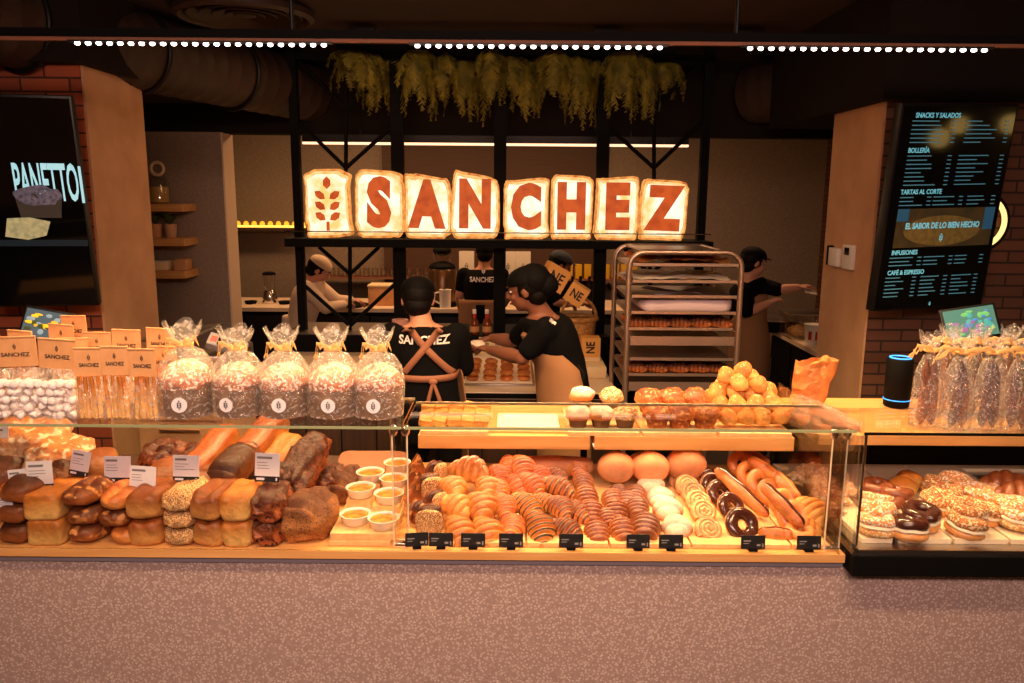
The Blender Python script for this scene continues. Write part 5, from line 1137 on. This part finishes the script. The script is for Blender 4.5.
for x in (-hw, hw):
    for y in (-.28, .28): MB().torus((x, y, .045), .032, .013, 20, 8, rot=(0, PI/2, 0)).build('castor', M['soft'], t); MB().box((x, y, .09), (.03, .03, .04)).build('castor_fork', M['steel'], t, False)
lev = [at(680, y, 4.05).z for y in (264.5, 281, 296, 312, 328, 343, 358, 373.5, 388)]
for z in lev:
    for x in (-hw+.014, hw-.014): MB().bx((x-.010, -.28, z-.014), (x+.010, .28, z-.010)).build('rail', M['rackm'], t, False)
names = ['top', 'second', 'third', 'fourth', 'fifth', 'sixth', 'seventh', 'eighth', 'lowest visible']
what = ['lined with paper and golden sheets', 'with pale flat dough', 'almost bare', 'carrying a folded white cloth', 'of dark brown pastries', 'bare and pale', 'of bare steel', 'of dark pastries in paper', 'bare']
for i, z in enumerate(lev):
    q = thing('rack_tray', names[i]+' rack tray, '+what[i], 'tray', (cx+(-.01 if i == 4 else 0), 4.3, z-.009), group='trays in the rack')
    MB().bx((-hw+.018, -.29, 0), (hw-.018, .29, .003)).build('sheet', M['rackm'], q, False)
    MB().bx((-hw+.018, -.29, 0), (hw-.018, -.285, .018 if i not in (5, 8) else .05)).build('front_lip', M['rackm'], q, False)
dk = croissant(M['darkb'], None, .13, .034, 6, .012, name='dark_pastry')
for li, nm in ((4, 'fifth'), (7, 'eighth')):
    for r__ in range(2):
        for i in range(5):
            o = put('dark_pastry', dk, None, (cx-hw*.76+i*hw*.38, 4.10+.2*r__, lev[li]+.022), (0, 0, 1.2+rnd.uniform(-.3, .3)), 1); tag(o, 'dark brown pastry on the %s rack tray, %s place in the %s row' % (nm, ('first', 'second', 'third', 'fourth', 'fifth')[i], ('front', 'rear')[r__]), 'pastry', 'dark pastries on the %s rack tray' % nm)
def sheetm(w_, d, amp, seed, th=.004):
    mb = MB(); vs = []; fs = []; n = 14
    for j in range(n+1):
        for i in range(n+1):
            x, y = (i/n-.5)*w_, (j/n-.5)*d; vs.append((x, y, th+amp*(.5+noise.noise(V((x*12+seed, y*12, seed))))))
    for j in range(n):
        for i in range(n): a_ = j*(n+1)+i; fs.append([a_, a_+1, a_+n+2, a_+n+1])
    mb.add(vs, fs); return mb
for li, m, amp, lab, cat, y0 in ((0, 'dough', .035, 'golden thin pastry sheet lying on the top rack tray', 'pastry', 0), (1, 'paperw', .02, 'pale dough sheet lying on the second rack tray', 'dough', 0), (5, 'worktop', .01, 'pale dough sheet lying on the sixth rack tray', 'dough', 0)):
    o = sheetm(hw*1.75, .5, amp, li*3+1).build(m if False else ('pastry_sheet' if cat == 'pastry' else 'dough_sheet'), M[m]); o.location = (cx, 4.3, lev[li]-.002); tag(o, lab, cat)
mb = MB(); mb.ball((0, 0, 0), (hw*.86, .26, .045), 40, 16, None, .5, .25, .9, .012, 14, 4); o = mb.build('folded_cloth', mat('lavender_cloth', (196, 174, 180), .8, bump=.3, scale=20)); o.location = (cx+.02, 4.3, lev[3]+.036); tag(o, 'folded pale lavender cloth filling the fourth rack tray', 'cloth')
# ------------------------------------------------------------------ rear counter with coffee things
RCZ = 1.0; a = at(236, 300, 7.5); b = at(640, 300, 7.5)
t = thing('rear_counter', 'rear counter with a pale top and black cabinets along the back wall', 'counter', (0, 7.4, 0)); MB().bx((a.x-.6, 0, RCZ-.04), (b.x, .75, RCZ), .004).build('worktop', M['worktop'], t, False); MB().bx((a.x-.6, .03, 0), (b.x, .73, RCZ-.04)).build('cabinet', M['soft'], t, False)
for i in range(8): x = a.x-.5+i*.6; MB().bx((x, .02, .08), (x+.58, .03, RCZ-.08)).build('door_leaf', M['black'], t, False)
def rx(px, Y=7.6): return at(px, 300, Y).x
t = thing('blender', 'small blender with a clear jar on the rear counter at the left', 'blender', (rx(267), 7.7, RCZ)); MB().lathe([(.07, 0), (.075, .02), (.055, .12), (.05, .13)], 24).build('base', M['chrome'], t); MB().lathe([(.045, .13), (.06, .28)], 24, close=False).build('jar', M['acryl'], t); MB().lathe([(.062, .28), (.062, .30), (.03, .31)], 24).build('lid', M['soft'], t)
for px, lab in ((249, 'left'), (283, 'right')): tag(MB().lathe([(.05, 0), (.06, .03), (.055, .03)], 20).build('small_dish', M['soft'], None, True, (rx(px), 7.65, RCZ)), 'small dark dish on the rear counter, %s of the blender' % lab, 'dish')
p = rx(352); t = tag(MB().lathe([(.14, 0), (.17, .015), (.165, .02)], 32).build('dark_plate', M['soft'], None, True, (p, 7.55, RCZ)), 'round dark plate on the rear counter by the chef', 'plate')
t = thing('storage_box', 'beige box on the rear counter left of the man', 'box', (rx(386), 7.7, RCZ)); MB().box((0, 0, .09), (.34, .24, .18), None, .01).build('box', M['kraft'], t); MB().box((0, 0, .19), (.35, .25, .02), None, .005).build('lid', M['kraftl'], t)
t = thing('coffee_urn', 'tall dark coffee urn with a domed lid on the rear counter', 'coffee urn', (rx(442), 7.65, RCZ)); MB().lathe([(.16, 0), (.17, .02), (.165, .04)], 28).build('base', M['soft'], t); MB().lathe([(.13, .04), (.14, .34), (.13, .36)], 28).build('tank', mat('bronze_tank', (120, 92, 66), .25, .7), t); MB().ball((0, 0, .37), (.13, .13, .06), 24, 10).build('lid', M['soft'], t); MB().lathe([(.07, .40), (.09, .50), (.085, .51)], 24).build('hopper', M['acryl'], t); MB().ball((0, 0, .53), (.09, .09, .05), 20, 10).build('hopper_lid', M['soft'], t)
t = thing('jug', 'white jug with a handle in front of the coffee urn', 'jug', (rx(445, 7.45), 7.47, RCZ)); MB().lathe([(.052, 0), (.056, .17), (.06, .175), (.05, .17), (.048, .02)], 24).build('body', M['white'], t); MB().tube([(-.05, 0, .15), (-.10, 0, .14), (-.105, 0, .07), (-.05, 0, .04)], .009, 8).build('handle', M['white'], t)
# wall shelf with cups, cartons, dark bottles
wz = at(420, 277, 8.9).z; a = at(300, 277, 8.9).x; b = at(720, 277, 8.9).x
t = thing('back_shelf', 'long shelf on the back wall behind the coffee urn', 'shelf', (0, 8.95, wz)); MB().bx((a, -.14, -.02), (b, .16, 0)).build('board', M['strap'], t, False)
for x in (a+.1, b-.1): MB().bx((x, .1, -.12), (x+.02, .16, -.02)).build('bracket', M['black'], t, False)
cup = MB().lathe([(.040, 0), (.036, .10), (.033, .10), (.036, .01)], 18).mesh('glass_cup', M['acryl'])
for i in range(12): tag(put('glass_cup', cup, None, (at(332+i*8.6, 270, 8.9).x, 8.9, wz)), 'clear cup in the row on the back shelf left of the barista', 'cup', 'clear cups on the back shelf')
cart = MB().box((0, 0, .08), (.075, .07, .16), None, .006).mesh('yellow_carton', mat('carton_yellow', (236, 186, 40), .5))
for i in range(9): tag(put('yellow_carton', cart, None, (at(560+i*9.2, 270, 8.9).x, 8.9, wz)), 'yellow carton in the row on the back shelf right of the frame\'s middle', 'carton', 'yellow cartons on the back shelf')
wb = MB().lathe([(.04, 0), (.04, .16), (.03, .2), (.014, .23), (.014, .29), (.0, .29)], 18).mesh('dark_bottle', M['soft'])
for i, px in enumerate((572, 580, 589)): tag(put('dark_bottle', wb, None, (rx(px, 7.7), 7.7, RCZ)), ('left', 'middle', 'right')[i]+' of three dark bottles on the rear counter behind the baskets', 'bottle', 'dark bottles')
for i, (px, lab) in enumerate(((467, 'behind the barista\'s head'), (523, 'above the woman\'s cap'), (508, 'right of the middle post'))):
    p = at(px, 262, 8.9); t = thing('white_bag', 'white printed coffee bag on the back shelf '+lab, 'bag', (p.x, 8.85, wz)); MB().box((0, 0, .15), (.17, .08, .30), None, .01).build('bag', M['white'], t); k = MB(); emblem(k, 0, -.042, .13, .08); k.build('print', M['ink'], t, False)
# pantry: lit shelf; glowing balls stand in for scallops of light on the wall
a = at(232, 224, 8.9); b = at(306, 224, 8.9); t = thing('light_shelf', 'dark shelf on the back wall with yellow scallops of light above it shaped as a glowing row', 'shelf', (0, 8.95, a.z)); MB().bx((a.x-.3, -.1, -.07), (b.x, .25, -.035)).build('board', M['woodd'], t, False)
MB().bx((a.x-.3, -.09, -.035), (b.x, -.07, -.01)).build('light_strip', mat('yellow_glow', (255, 214, 110), .5, emit=(255, 200, 80), es=1.7), t, False)
for i in range(9): MB().ball((a.x+.05+i*(b.x-a.x-.1)/8, .0, .0), (.03, .03, .035), 12, 8).build('light_scallop', mat('scallop_glow', (255, 190, 60), .5, emit=(240, 170, 40), es=1.0), t)
# niche shelves on the partition
for i, (py, x1, lab) in enumerate(((206, 188, 'top'), (240, 190, 'middle'), (272, 191, 'lowest'))):
    a = at(120, py, 5.85); b = at(x1, py, 5.85); t = thing('niche_shelf', lab+' short wooden shelf beside the left column', 'shelf', (a.x, 6.0, a.z), group='short wooden shelves'); MB().bx((0, -.26, -.035), (b.x-a.x, 0, .02), .003).build('board', M['wood'], t, False)
    if i == 0: nz1 = a.z+.02
    if i == 1: nz2 = a.z+.02
    if i == 2: nz3 = a.z+.02
def nx(px): return at(px, 240, 5.85).x
t = thing('glass_jug', 'clear jug with a ring handle on the top niche shelf', 'jug', (nx(161), 5.87, nz1)); MB().lathe([(.05, 0), (.075, .01), (.075, .15), (.05, .19), (.03, .2)], 24, close=False).build('body', M['acryl'], t); MB().torus((0, 0, .25), .045, .012, 24, 8, rot=(PI/2, 0, 0)).build('ring_handle', M['kraftl'], t); MB().lathe([(.055, .005), (.07, .012), (.07, .12)], 24).build('liquid', mat('oil', (206, 170, 92), .2), t)
lf = MB(); r_ = random.Random(3)
for i in range(16):
    a_ = r_.uniform(0, 6.28); l = r_.uniform(.07, .13); c, s_ = math.cos(a_), math.sin(a_); lf.add([(0, 0, 0), (c*l*.5-s_*.014, s_*l*.5+c*.014, l*.8), (c*l, s_*l, l*.75), (c*l*.5+s_*.014, s_*l*.5-c*.014, l*.7)], [[0, 1, 2, 3]])
lfm = lf.mesh('leaves', M['green'], False)
for px, lab in ((156, 'left'), (171, 'right')):
    t = thing('potted_plant', lab+' small leafy plant on the middle niche shelf', 'plant', (nx(px), 5.86, nz2), group='plants on the niche shelf'); MB().lathe([(.035, 0), (.045, .10), (.04, .10), (.038, .09)], 20).build('pot', M['kraft' if lab == 'left' else 'plaster'], t); put('leaves', lfm, t, (0, 0, .09))
for px, w_, h, lab in ((160, .13, .06, 'pale folded napkins'), (181, .09, .075, 'small tan box')): t = thing('napkin_stack' if w_ > .1 else 'small_box', lab+' on the lowest niche shelf', 'box' if w_ < .1 else 'napkins', (nx(px), 5.86, nz3)); MB().box((0, 0, h/2), (w_, .12, h), None, .006).build('body', M['kraftl' if w_ > .1 else 'kraft'], t); MB().box((0, 0, h), (w_*.8, .1, .01), None, .002).build('top', M['white' if w_ > .1 else 'kraft'], t)
# right hand counter
p1 = atz(768, 327, .95)
t = thing('side_counter', 'pale topped counter with dark doors behind the right column', 'counter', (p1.x, 5.2, 0)); MB().bx((0, 0, .91), (.42, p1.y-5.2-.02, .95), .004).build('worktop', M['worktop'], t, False); MB().bx((.03, .03, 0), (.42, p1.y-5.2-.05, .91)).build('cabinet', M['black'], t, False)
for i in range(3): MB().bx((.018, .06+i*.5, .06), (.03, .53+i*.5, .88)).build('door_leaf', M['soft'], t, False); MB().tube([(.01, .48+i*.5, .35), (.01, .48+i*.5, .7)], .007, 8).build('handle', M['steel'], t)
def tc(px, py): q_ = atz(px, py, .95); return q_
q_ = tc(783, 334); t = thing('dark_container', 'dark tray container on the side counter beside the worker', 'container', (q_.x+.02, q_.y+.22, .95)); MB().box((0, 0, .045), (.26, .36, .09), None, .01).build('tub', M['soft'], t); MB().box((0, 0, .10), (.27, .37, .015), None, .004).build('rim', M['steel'], t)
q_ = tc(806, 344); t = thing('paper_cup', 'white paper tub with red print on the side counter', 'cup', (q_.x+.05, q_.y, .95)); MB().lathe([(.055, 0), (.07, .15), (.073, .155), (.066, .15)], 24).build('cup', M['white'], t)
for a_ in (-2.3, -1.5, -.7): MB().box((.063*math.cos(a_), .063*math.sin(a_), .075), (.025, .004, .07), (0, 0, a_+PI/2)).build('red_mark', M['red'], t, False)
q_ = at(808, 310, 6.3); t = thing('glass_container', 'clear food container at the back of the side counter', 'container', (q_.x, 6.3, .95)); MB().box((0, 0, .1), (.36, .3, .2), None, .02).build('walls', M['acryl'], t); MB().ball((0, 0, .05), (.15, .12, .05), 20, 10, amp=.01).build('contents', M['basket'], t); MB().box((0, 0, .205), (.37, .31, .012), None, .004).build('lid', M['steel'], t)

# ------------------------------------------------------------------ people
def headparts(b, hc, f, up, r=1.0):
    s_ = f.cross(up).normalized(); rot = Matrix((s_, f, up)).transposed()
    def L(x, y, z): return hc+s_*x*r+f*y*r+up*z*r
    b.ball(L(0, -.008, .022), (.077*r, .095*r, .088*r), 24, 16, rot); b.ball(L(0, .028, -.045), (.056*r, .062*r, .062*r), 20, 12, rot); b.ball(L(0, .062, -.085), (.026*r, .022*r, .02*r), 14, 8, rot)
    b.tube([L(0, .086, .022), L(0, .104, -.012), L(0, .108, -.024)], [.009*r, .013*r, .015*r], 10); b.ball(L(0, .106, -.024), (.017*r, .013*r, .011*r), 12, 8, rot)
    b.tube([L(-.035, .086, .030), L(.035, .086, .030)], .010*r, 8)
    for k in (-1, 1): b.ball(L(k*.076, -.008, -.008), (.010*r, .018*r, .032*r), 12, 8, rot); b.ball(L(k*.042, .066, -.022), (.02*r, .018*r, .016*r), 10, 8, rot)
    b.ball(L(0, .092, -.056), (.024*r, .010*r, .012*r), 12, 8, rot)
    return L, rot
def hand(b, wr, d, n, side, curl=.5, sc_=1.0):
    """palm + four fingers + thumb; d fingers' direction, n back of hand, side towards the thumb"""
    d = d.normalized(); n = (n-d*n.dot(d)).normalized(); s_ = (side-d*side.dot(d)-n*side.dot(n)).normalized(); rot = Matrix((s_, d, n)).transposed()
    b.ball(wr+d*.045*sc_, (.040*sc_, .052*sc_, .016*sc_), 16, 10, rot)
    for i, (o_, l) in enumerate(((.028, .072), (.010, .080), (-.009, .074), (-.027, .058))):
        p = wr+d*.085*sc_+s_*o_*sc_; a_ = curl*(.7+.12*i); pts = [p-d*.02*sc_]; dr = d.copy(); c = 0
        for k in range(3): c += a_; dr = d*math.cos(c)-n*math.sin(c); pts.append(pts[-1]+dr*l*sc_*(.42, .32, .26)[k]+(d*.02*sc_ if k == 0 else V()))
        b.limb(pts, [.0095*sc_, .009*sc_, .0082*sc_, .0072*sc_], 8)
    p = wr+d*.02*sc_+s_*.03*sc_; b.limb([p, p+s_*.025*sc_+d*.022*sc_-n*.008, p+s_*.030*sc_+d*.055*sc_-n*.02], [.012*sc_, .0105*sc_, .009*sc_], 8)
def figure(name, label, J, face, skin='skin', shirt='cloth', sleeve=.5, trou='cloth', capm='soft', cap=True, hair=True, apron=None, bodyf=None, curl=.6, hr=1.0, vox=.009, long=False, brim=True, k_=1.0):
    base_ = V((J['hip'].x, J['hip'].y, 0)); t = thing(name, label, 'person', base_)
    J = {k: V(v)-base_ for k, v in J.items()}; f = V(face[0]).normalized(); up = V(face[1]).normalized(); up = (up-f*up.dot(f)).normalized(); bf = V(bodyf if bodyf else (f.x, f.y, 0)).normalized()
    S = (J['shR']-J['shL']).normalized(); sp = [J['hip'], J['waist'], J['chest'], (J['shR']+J['shL'])/2+(J['neck']-J['chest'])*.12]
    def torso(b, g=0, lo=True):
        rg = []; w_ = [.165, .142, .168, .150]; dp = [.115, .108, .122, .098]
        pts = [sp[0]-V((0, 0, .06))]+sp+[J['neck']]; ww = [.15]+w_+[.062]; dd = [.11]+dp+[.060]
        for i in range(len(pts)-1):
            for q in range(5):
                u = q/5; tt = (pts[i+1]-pts[i]).normalized(); F_ = S.cross(tt) if False else tt.cross(S).normalized()
                u_ = u*u*(3-2*u); rg.append((pts[i].lerp(pts[i+1], u), S*((ww[i]*(1-u_)+ww[i+1]*u_)*k_+g), F_*((dd[i]*(1-u_)+dd[i+1]*u_)*k_+g)))
        if lo: rg = rg[:-2]
        b.loft(rg, 28)
    b = MB(); torso(b, -.012, False); b.tube([J['neck']-(J['head']-J['neck'])*.3, J['neck'], J['head']-up*.03], [.062, .055, .052], 16)
    L, rot = headparts(b, J['head'], f, up, hr)
    for k in 'LR':
        b.limb([J['sh'+k], J['sh'+k].lerp(J['el'+k], .5), J['el'+k], J['el'+k].lerp(J['wr'+k], .35), J['wr'+k]], [.052, .045, .038, .040, .026], 14)
        d = (J['hd'+k]-J['wr'+k]).normalized(); n_ = J.get('bk'+k); n_ = (n_+base_) if n_ is not None else V((0, 0, 1)); hand(b, J['wr'+k], d, n_, S*(1 if k == 'L' else -1)+V((0, 0, .01)), curl)
        hp = J['hip']+S*(.09 if k == 'R' else -.09)-V((0, 0, .05)); kn = V((hp.x*.95+bf.x*.03, hp.y*.95+bf.y*.03, .48)); an = V((hp.x*.95, hp.y*.95, .09)); J['h'+k], J['k'+k], J['a'+k] = hp, kn, an
        b.limb([hp, kn, an], [.07, .05, .035], 12)
    blob(b, 'body', M[skin], t, vox, 3)
    c = MB(); torso(c, .010)
    for k in 'LR':
        e = J['sh'+k].lerp(J['el'+k], min(1, sleeve*2)) if not long else J['el'+k]; c.limb([J['sh'+k]-V((0, 0, .005)), J['sh'+k].lerp(e, .5), e], [.066, .060, .056], 14)
        if long: c.limb([J['el'+k], J['wr'+k].lerp(J['el'+k], .1)], [.054, .040], 12)
    # open end of the sleeve: the arm's own skin carries on from here
    sh = blob(c, 'shirt', M[shirt], t, .011, 5)
    c = MB()
    c.loft([(J['hip']+V((0, 0, .06)), S*.16, bf*.118), (J['hip']-V((0, 0, .03)), S*.172, bf*.125), (J['hip']-V((0, 0, .1)), S*.165, bf*.12)], 24)
    for k in 'LR': c.limb([J['h'+k], J['k'+k], J['a'+k]], [.088, .066, .055], 14)
    blob(c, 'trousers', M[trou], t, .014, 4)
    for k in 'LR': MB().ball(J['a'+k]+bf*.06-V((0, 0, .045)), (.048, .13, .045), 18, 10, (0, 0, math.atan2(bf.y, bf.x)-PI/2), 1, .8, .9).build('shoe', M['soft'], t)
    for k in (-1, 1): MB().ball(L(k*.031, .074, .008), (.0105, .012, .007), 12, 8).build('eye', M['eyew'], t); MB().ball(L(k*.031, .0845, .008), (.0055, .004, .0055), 8, 6).build('pupil', M['soft'], t); MB().tube([L(k*.046, .082, .030), L(k*.018, .093, .032)], .004, 6).build('eyebrow', M['hairm'], t)
    MB().tube([L(-.02, .098, -.056), L(0, .104, -.054), L(.02, .098, -.056)], [.003, .005, .003], 8).build('mouth', M['lips'], t)
    if hair:
        h = MB(); h.ball(L(0, -.020, .020), (.084*hr, .094*hr, .090*hr), 24, 16, rot, amp=.002, fr=60); h.ball(L(0, -.045, -.035), (.070*hr, .060*hr, .060*hr), 20, 12, rot, amp=.002, fr=60); h.build('hair', M['hairm'], t)
    if cap:
        h = MB(); h.ball(L(0, -.008, .045), (.088*hr, .104*hr, .072*hr), 26, 14, rot, flat=.15)
        h.build('cap', M[capm], t)
        if brim: MB().ball(L(0, .095, .048), (.062, .05, .006), 20, 8, rot).build('cap_brim', M[capm], t)
    return t, sh, J, base_, S, L
def shirt_text(t, sh, s_, pos, d, size, xs, m='shirtprint', rotz=0):
    bv = bvh_of(sh); me = textmesh(s_, size=size, ext=0, bold=size*.03, xs=xs); me.transform(Matrix.Translation(pos) @ Matrix.Rotation(rotz, 4, 'Z')); drape(me, bv, d, .006); me.transform(Matrix.Translation(-V(t.location))); me.materials.append(M[m]); return put('shirt_lettering', me, t)
def straps(t, sh, segs_, d, m, name='apron_strap', wd=.032):
    bv = bvh_of(sh)
    for p, q_ in segs_:
        mb = ribbon(p, q_, wd, d, 26); me = mb.mesh(name, M[m], True); drape(me, bv, d, .007)
        me.transform(Matrix.Translation(-V(t.location))); o = put(name, me, t); bake(o, [('SOLIDIFY', dict(thickness=.004))])
def apron(t, sh, J, base_, S, bf, m, top, wid=.15, zlo=.45, wrap=1.0):
    """bib and skirt wrapped over the front of the torso"""
    bf = (bf-S*bf.dot(S)).normalized()
    pts = [base_+J['chest'].lerp(J['neck'], .15), base_+J['chest'], base_+J['waist'], base_+J['hip'], V((base_.x+J['hip'].x, base_.y+J['hip'].y, zlo))]
    ws = [.10, .13, .185, .205, .205]; dp = [.135, .152, .145, .16, .165]; an = [.9, 1.1, 1.7*wrap, 1.85*wrap, 1.8*wrap]; vs = []; fs = []; N = 20; rows_ = []
    for i in range(len(pts)-1):
        for q in range(6):
            u = q/6; rows_.append((pts[i].lerp(pts[i+1], u), ws[i]*(1-u)+ws[i+1]*u, dp[i]*(1-u)+dp[i+1]*u, an[i]*(1-u)+an[i+1]*u))
    rows_.append((pts[-1], ws[-1], dp[-1], an[-1])); tt = (pts[0]-pts[2]).normalized()
    for c, w_, d_, a_ in rows_:
        for k in range(N+1): g = (k/N*2-1)*a_; vs.append(c+S*math.sin(g)*w_+bf*math.cos(g)*d_)
    for i in range(len(rows_)-1):
        for k in range(N): a_ = i*(N+1)+k; fs.append([a_, a_+1, a_+N+2, a_+N+1])
    mb = MB(); mb.add([v-V(t.location) for v in vs], fs); o = mb.build('apron', M[m], t); bake(o, [('SOLIDIFY', dict(thickness=.004, offset=1))]); return o
def P(px, py, Y): return at(px, py, Y)
# man seen from behind
J = dict(head=P(418, 299, 3.97), neck=P(421, 320, 3.93), chest=P(425, 346, 3.88), waist=P(427, 376, 3.86), hip=V((P(428, 400, 3.86).x, 3.86, .93)), shL=P(392, 334, 3.92), shR=P(457, 334, 3.92), elL=P(384, 368, 3.95), elR=P(464, 366, 3.97), wrL=P(398, 374, 4.20), wrR=P(450, 370, 4.22), hdL=P(408, 372, 4.30), hdR=P(441, 368, 4.32), bkL=V((0, 0, 1)), bkR=V((0, 0, 1)))
t, sh, JJ, b_, S, L = figure('person', 'man in black cap and shirt seen from behind, crossed tan straps on his back', J, ((-.05, 1, -.25), (0, 0, 1)), apron='tan', sleeve=.5, bodyf=(0, 1, 0), hair=True, brim=True)
shirt_text(t, sh, 'SANCHEZ', P(422, 343, 3.7), (0, 1, 0), .056, .98)
straps(t, sh, [(P(404, 329, 3.7), P(452, 378, 3.7)), (P(441, 329, 3.7), P(402, 376, 3.7)), (P(398, 381, 3.7), P(456, 381, 3.7))], (0, 1, 0), 'strap')
a = P(433, 382, 3.72)-V(t.location)
k = MB(); k.ball(a, (.022, .012, .016), 14, 8); k.build('apron_knot', M['strap'], t)
for dx in (-.02, .03): MB().tube([a, a+V((dx, -.01, -.08)), a+V((dx*1.6, 0, -.17))], [.008, .010, .008], 8).build('apron_tie', M['strap'], t)
apron(t, sh, JJ, b_, S, V((0, 1, 0)), 'tan', 0, wrap=.72)
# woman in profile
fw = V((-1, .30, -.28)).normalized()
J = dict(head=P(527, 289, 3.98), neck=P(541, 313, 4.0), chest=P(551, 335, 4.0), waist=P(563, 365, 4.0), hip=V((P(570, 398, 4.0).x, 4.0, .92)), shL=P(547, 328, 3.86), shR=P(536, 322, 4.15), elL=P(522, 358, 3.88), elR=P(512, 341, 4.28), wrL=P(490, 350, 4.15), wrR=P(492, 338, 4.38), hdL=P(478, 346, 4.25), hdR=P(480, 340, 4.42))
t, sh, JJ, b_, S, L = figure('person', 'woman in black cap and tan apron leaning left over the baking tray', J, (fw, (-.25, 0, 1)), skin='skin2', sleeve=.36, bodyf=(-1, .3, 0), hr=1.0, brim=False, curl=.5)
h = MB(); h.ball(L(0, -.05, .035), (.088, .085, .085), 22, 14, amp=.003, fr=30); h.ball(L(0, -.10, -.0), (.065, .055, .06), 20, 12, amp=.003, fr=40); h.build('hair_bun', M['soft'], t)
apron(t, sh, JJ, b_, S, V((-1, -.15, -.0)).normalized(), 'tan', 0, wrap=1.1)
shirt_text(t, sh, 'S', P(554, 326, 3.6), (0, 1, 0), .05, 1); k = MB().tube([P(577, 365, 3.86)-V(t.location), P(584, 374, 3.84)-V(t.location), P(582, 386, 3.84)-V(t.location)], [.012, .016, .010], 8).build('apron_bow', M['soft'], t)
pz = P(478, 344, 4.28); t = thing('dough_piece', 'ragged piece of filled dough between the woman\'s hands', 'dough', pz); MB().ball((0, 0, 0), (.05, .04, .02), 22, 12, amp=.008, fr=30).build('dough', M['paperw'], t); MB().ball((-.01, 0, -.012), (.055, .045, .016), 22, 12, amp=.006, fr=30).build('underside', M['fruit'], t)
# worker at the side counter
fr_ = V((1, .25, -.25)).normalized()
J = dict(head=P(753, 262, 6.0), neck=P(747, 278, 6.0), chest=P(747, 295, 6.0), waist=P(746, 318, 6.0), hip=V((P(748, 340, 6.0).x, 6.0, .95)), shR=P(744, 290, 5.86), shL=P(760, 285, 6.15), elR=P(747, 313, 5.80), elL=P(779, 290, 6.05), wrR=P(768, 303, 5.82), wrL=P(798, 287, 6.0), hdR=P(777, 299, 5.84), hdL=P(808, 286, 6.0))
t, sh, JJ, b_, S, L = figure('person', 'worker in black cap and tan apron reaching out at the side counter', J, (fr_, (.1, 0, 1)), sleeve=.45, bodyf=(1, .1, 0), vox=.009, brim=True)
apron(t, sh, JJ, b_, S, V((1, .0, 0)), 'tan', 0, wrap=1.15)
p = P(810, 290, 5.98); tag(MB().box((0, 0, 0), (.09, .10, .004), (.5, .15, 0)).build('paper_slip', M['paperw'], None, False, p), 'small pale paper slip in the worker\'s outstretched hand', 'paper')
# chef in white behind the glass
J = dict(head=P(319, 269, 6.75), neck=P(312, 282, 6.78), chest=P(307, 298, 6.8), waist=P(301, 322, 6.85), hip=V((P(298, 340, 6.9).x, 6.9, .95)), shR=P(306, 287, 6.62), shL=P(318, 285, 6.95), elR=P(326, 308, 6.62), elL=P(336, 300, 6.98), wrR=P(345, 304, 6.85), wrL=P(352, 300, 7.1), hdR=P(352, 303, 6.95), hdL=P(360, 301, 7.15))
t, sh, JJ, b_, S, L = figure('person', 'chef in white cap and jacket bending over the rear counter at the left', J, ((1, .25, -.7), (.6, 0, 1)), shirt='whitecloth', long=True, trou='whitecloth', capm='whitecloth', bodyf=(1, .1, 0), vox=.011, brim=False)
# barista from behind
J = dict(head=P(485, 253, 7.2), neck=P(484, 266, 7.16), chest=P(483, 282, 7.12), waist=P(481, 303, 7.1), hip=V((P(481, 320, 7.1).x, 7.1, .96)), shL=P(464, 274, 7.15), shR=P(502, 274, 7.15), elL=P(459, 296, 7.15), elR=P(508, 296, 7.15), wrL=P(461, 311, 7.32), wrR=P(502, 308, 7.36), hdL=P(464, 312, 7.42), hdR=P(498, 308, 7.45))
t, sh, JJ, b_, S, L = figure('person', 'barista in a printed black shirt working with back turned at the rear counter', J, ((0, 1, -.3), (0, 0, 1)), sleeve=.3, bodyf=(0, 1, 0), capm='cap', vox=.011)
shirt_text(t, sh, 'SANCHEZ', P(482, 281, 6.9), (0, 1, 0), .060, .85)
bv = bvh_of(sh); k = MB(); e_ = P(483, 272, 6.9); emblem(k, e_.x, e_.y, e_.z, .06); me = k.mesh('shirt_emblem', M['shirtprint'], False); drape(me, bv, (0, 1, 0), .006); me.transform(Matrix.Translation(-V(t.location))); put('shirt_emblem', me, t)
mb = MB(); vs = []; fs = []
for i in range(13):
    z = P(481, 298, 7.1).z-.5*i/12
    for k in range(13): g = (k/12*2-1)*1.0; vs.append(V((.0+math.sin(g)*.235, -math.cos(g)*.165, z)))
for i in range(12):
    for k in range(12):
        if abs(k-5.5) < 1+i*.22 and i > 0: continue
        a_ = i*13+k; fs.append([a_, a_+1, a_+14, a_+13])
mb.add(vs, fs); o = mb.build('apron', M['tan'], t); bake(o, [('SOLIDIFY', dict(thickness=.004))])
# helper in a grey cap behind the baskets
J = dict(head=P(560, 264, 6.9), neck=P(552, 276, 6.9), chest=P(547, 294, 6.9), waist=P(545, 318, 6.9), hip=V((P(545, 335, 6.9).x, 6.9, .95)), shR=P(545, 283, 6.75), shL=P(556, 282, 7.05), elR=P(556, 302, 6.7), elL=P(572, 298, 7.05), wrR=P(568, 305, 6.85), wrL=P(582, 303, 7.1), hdR=P(576, 305, 6.95), hdL=P(590, 303, 7.2))
figure('person', 'helper in a grey peaked cap bending behind the kraft boxes', J, ((1, .2, -.45), (.4, 0, 1)), capm='cap', sleeve=.4, bodyf=(1, .1, 0), vox=.012)
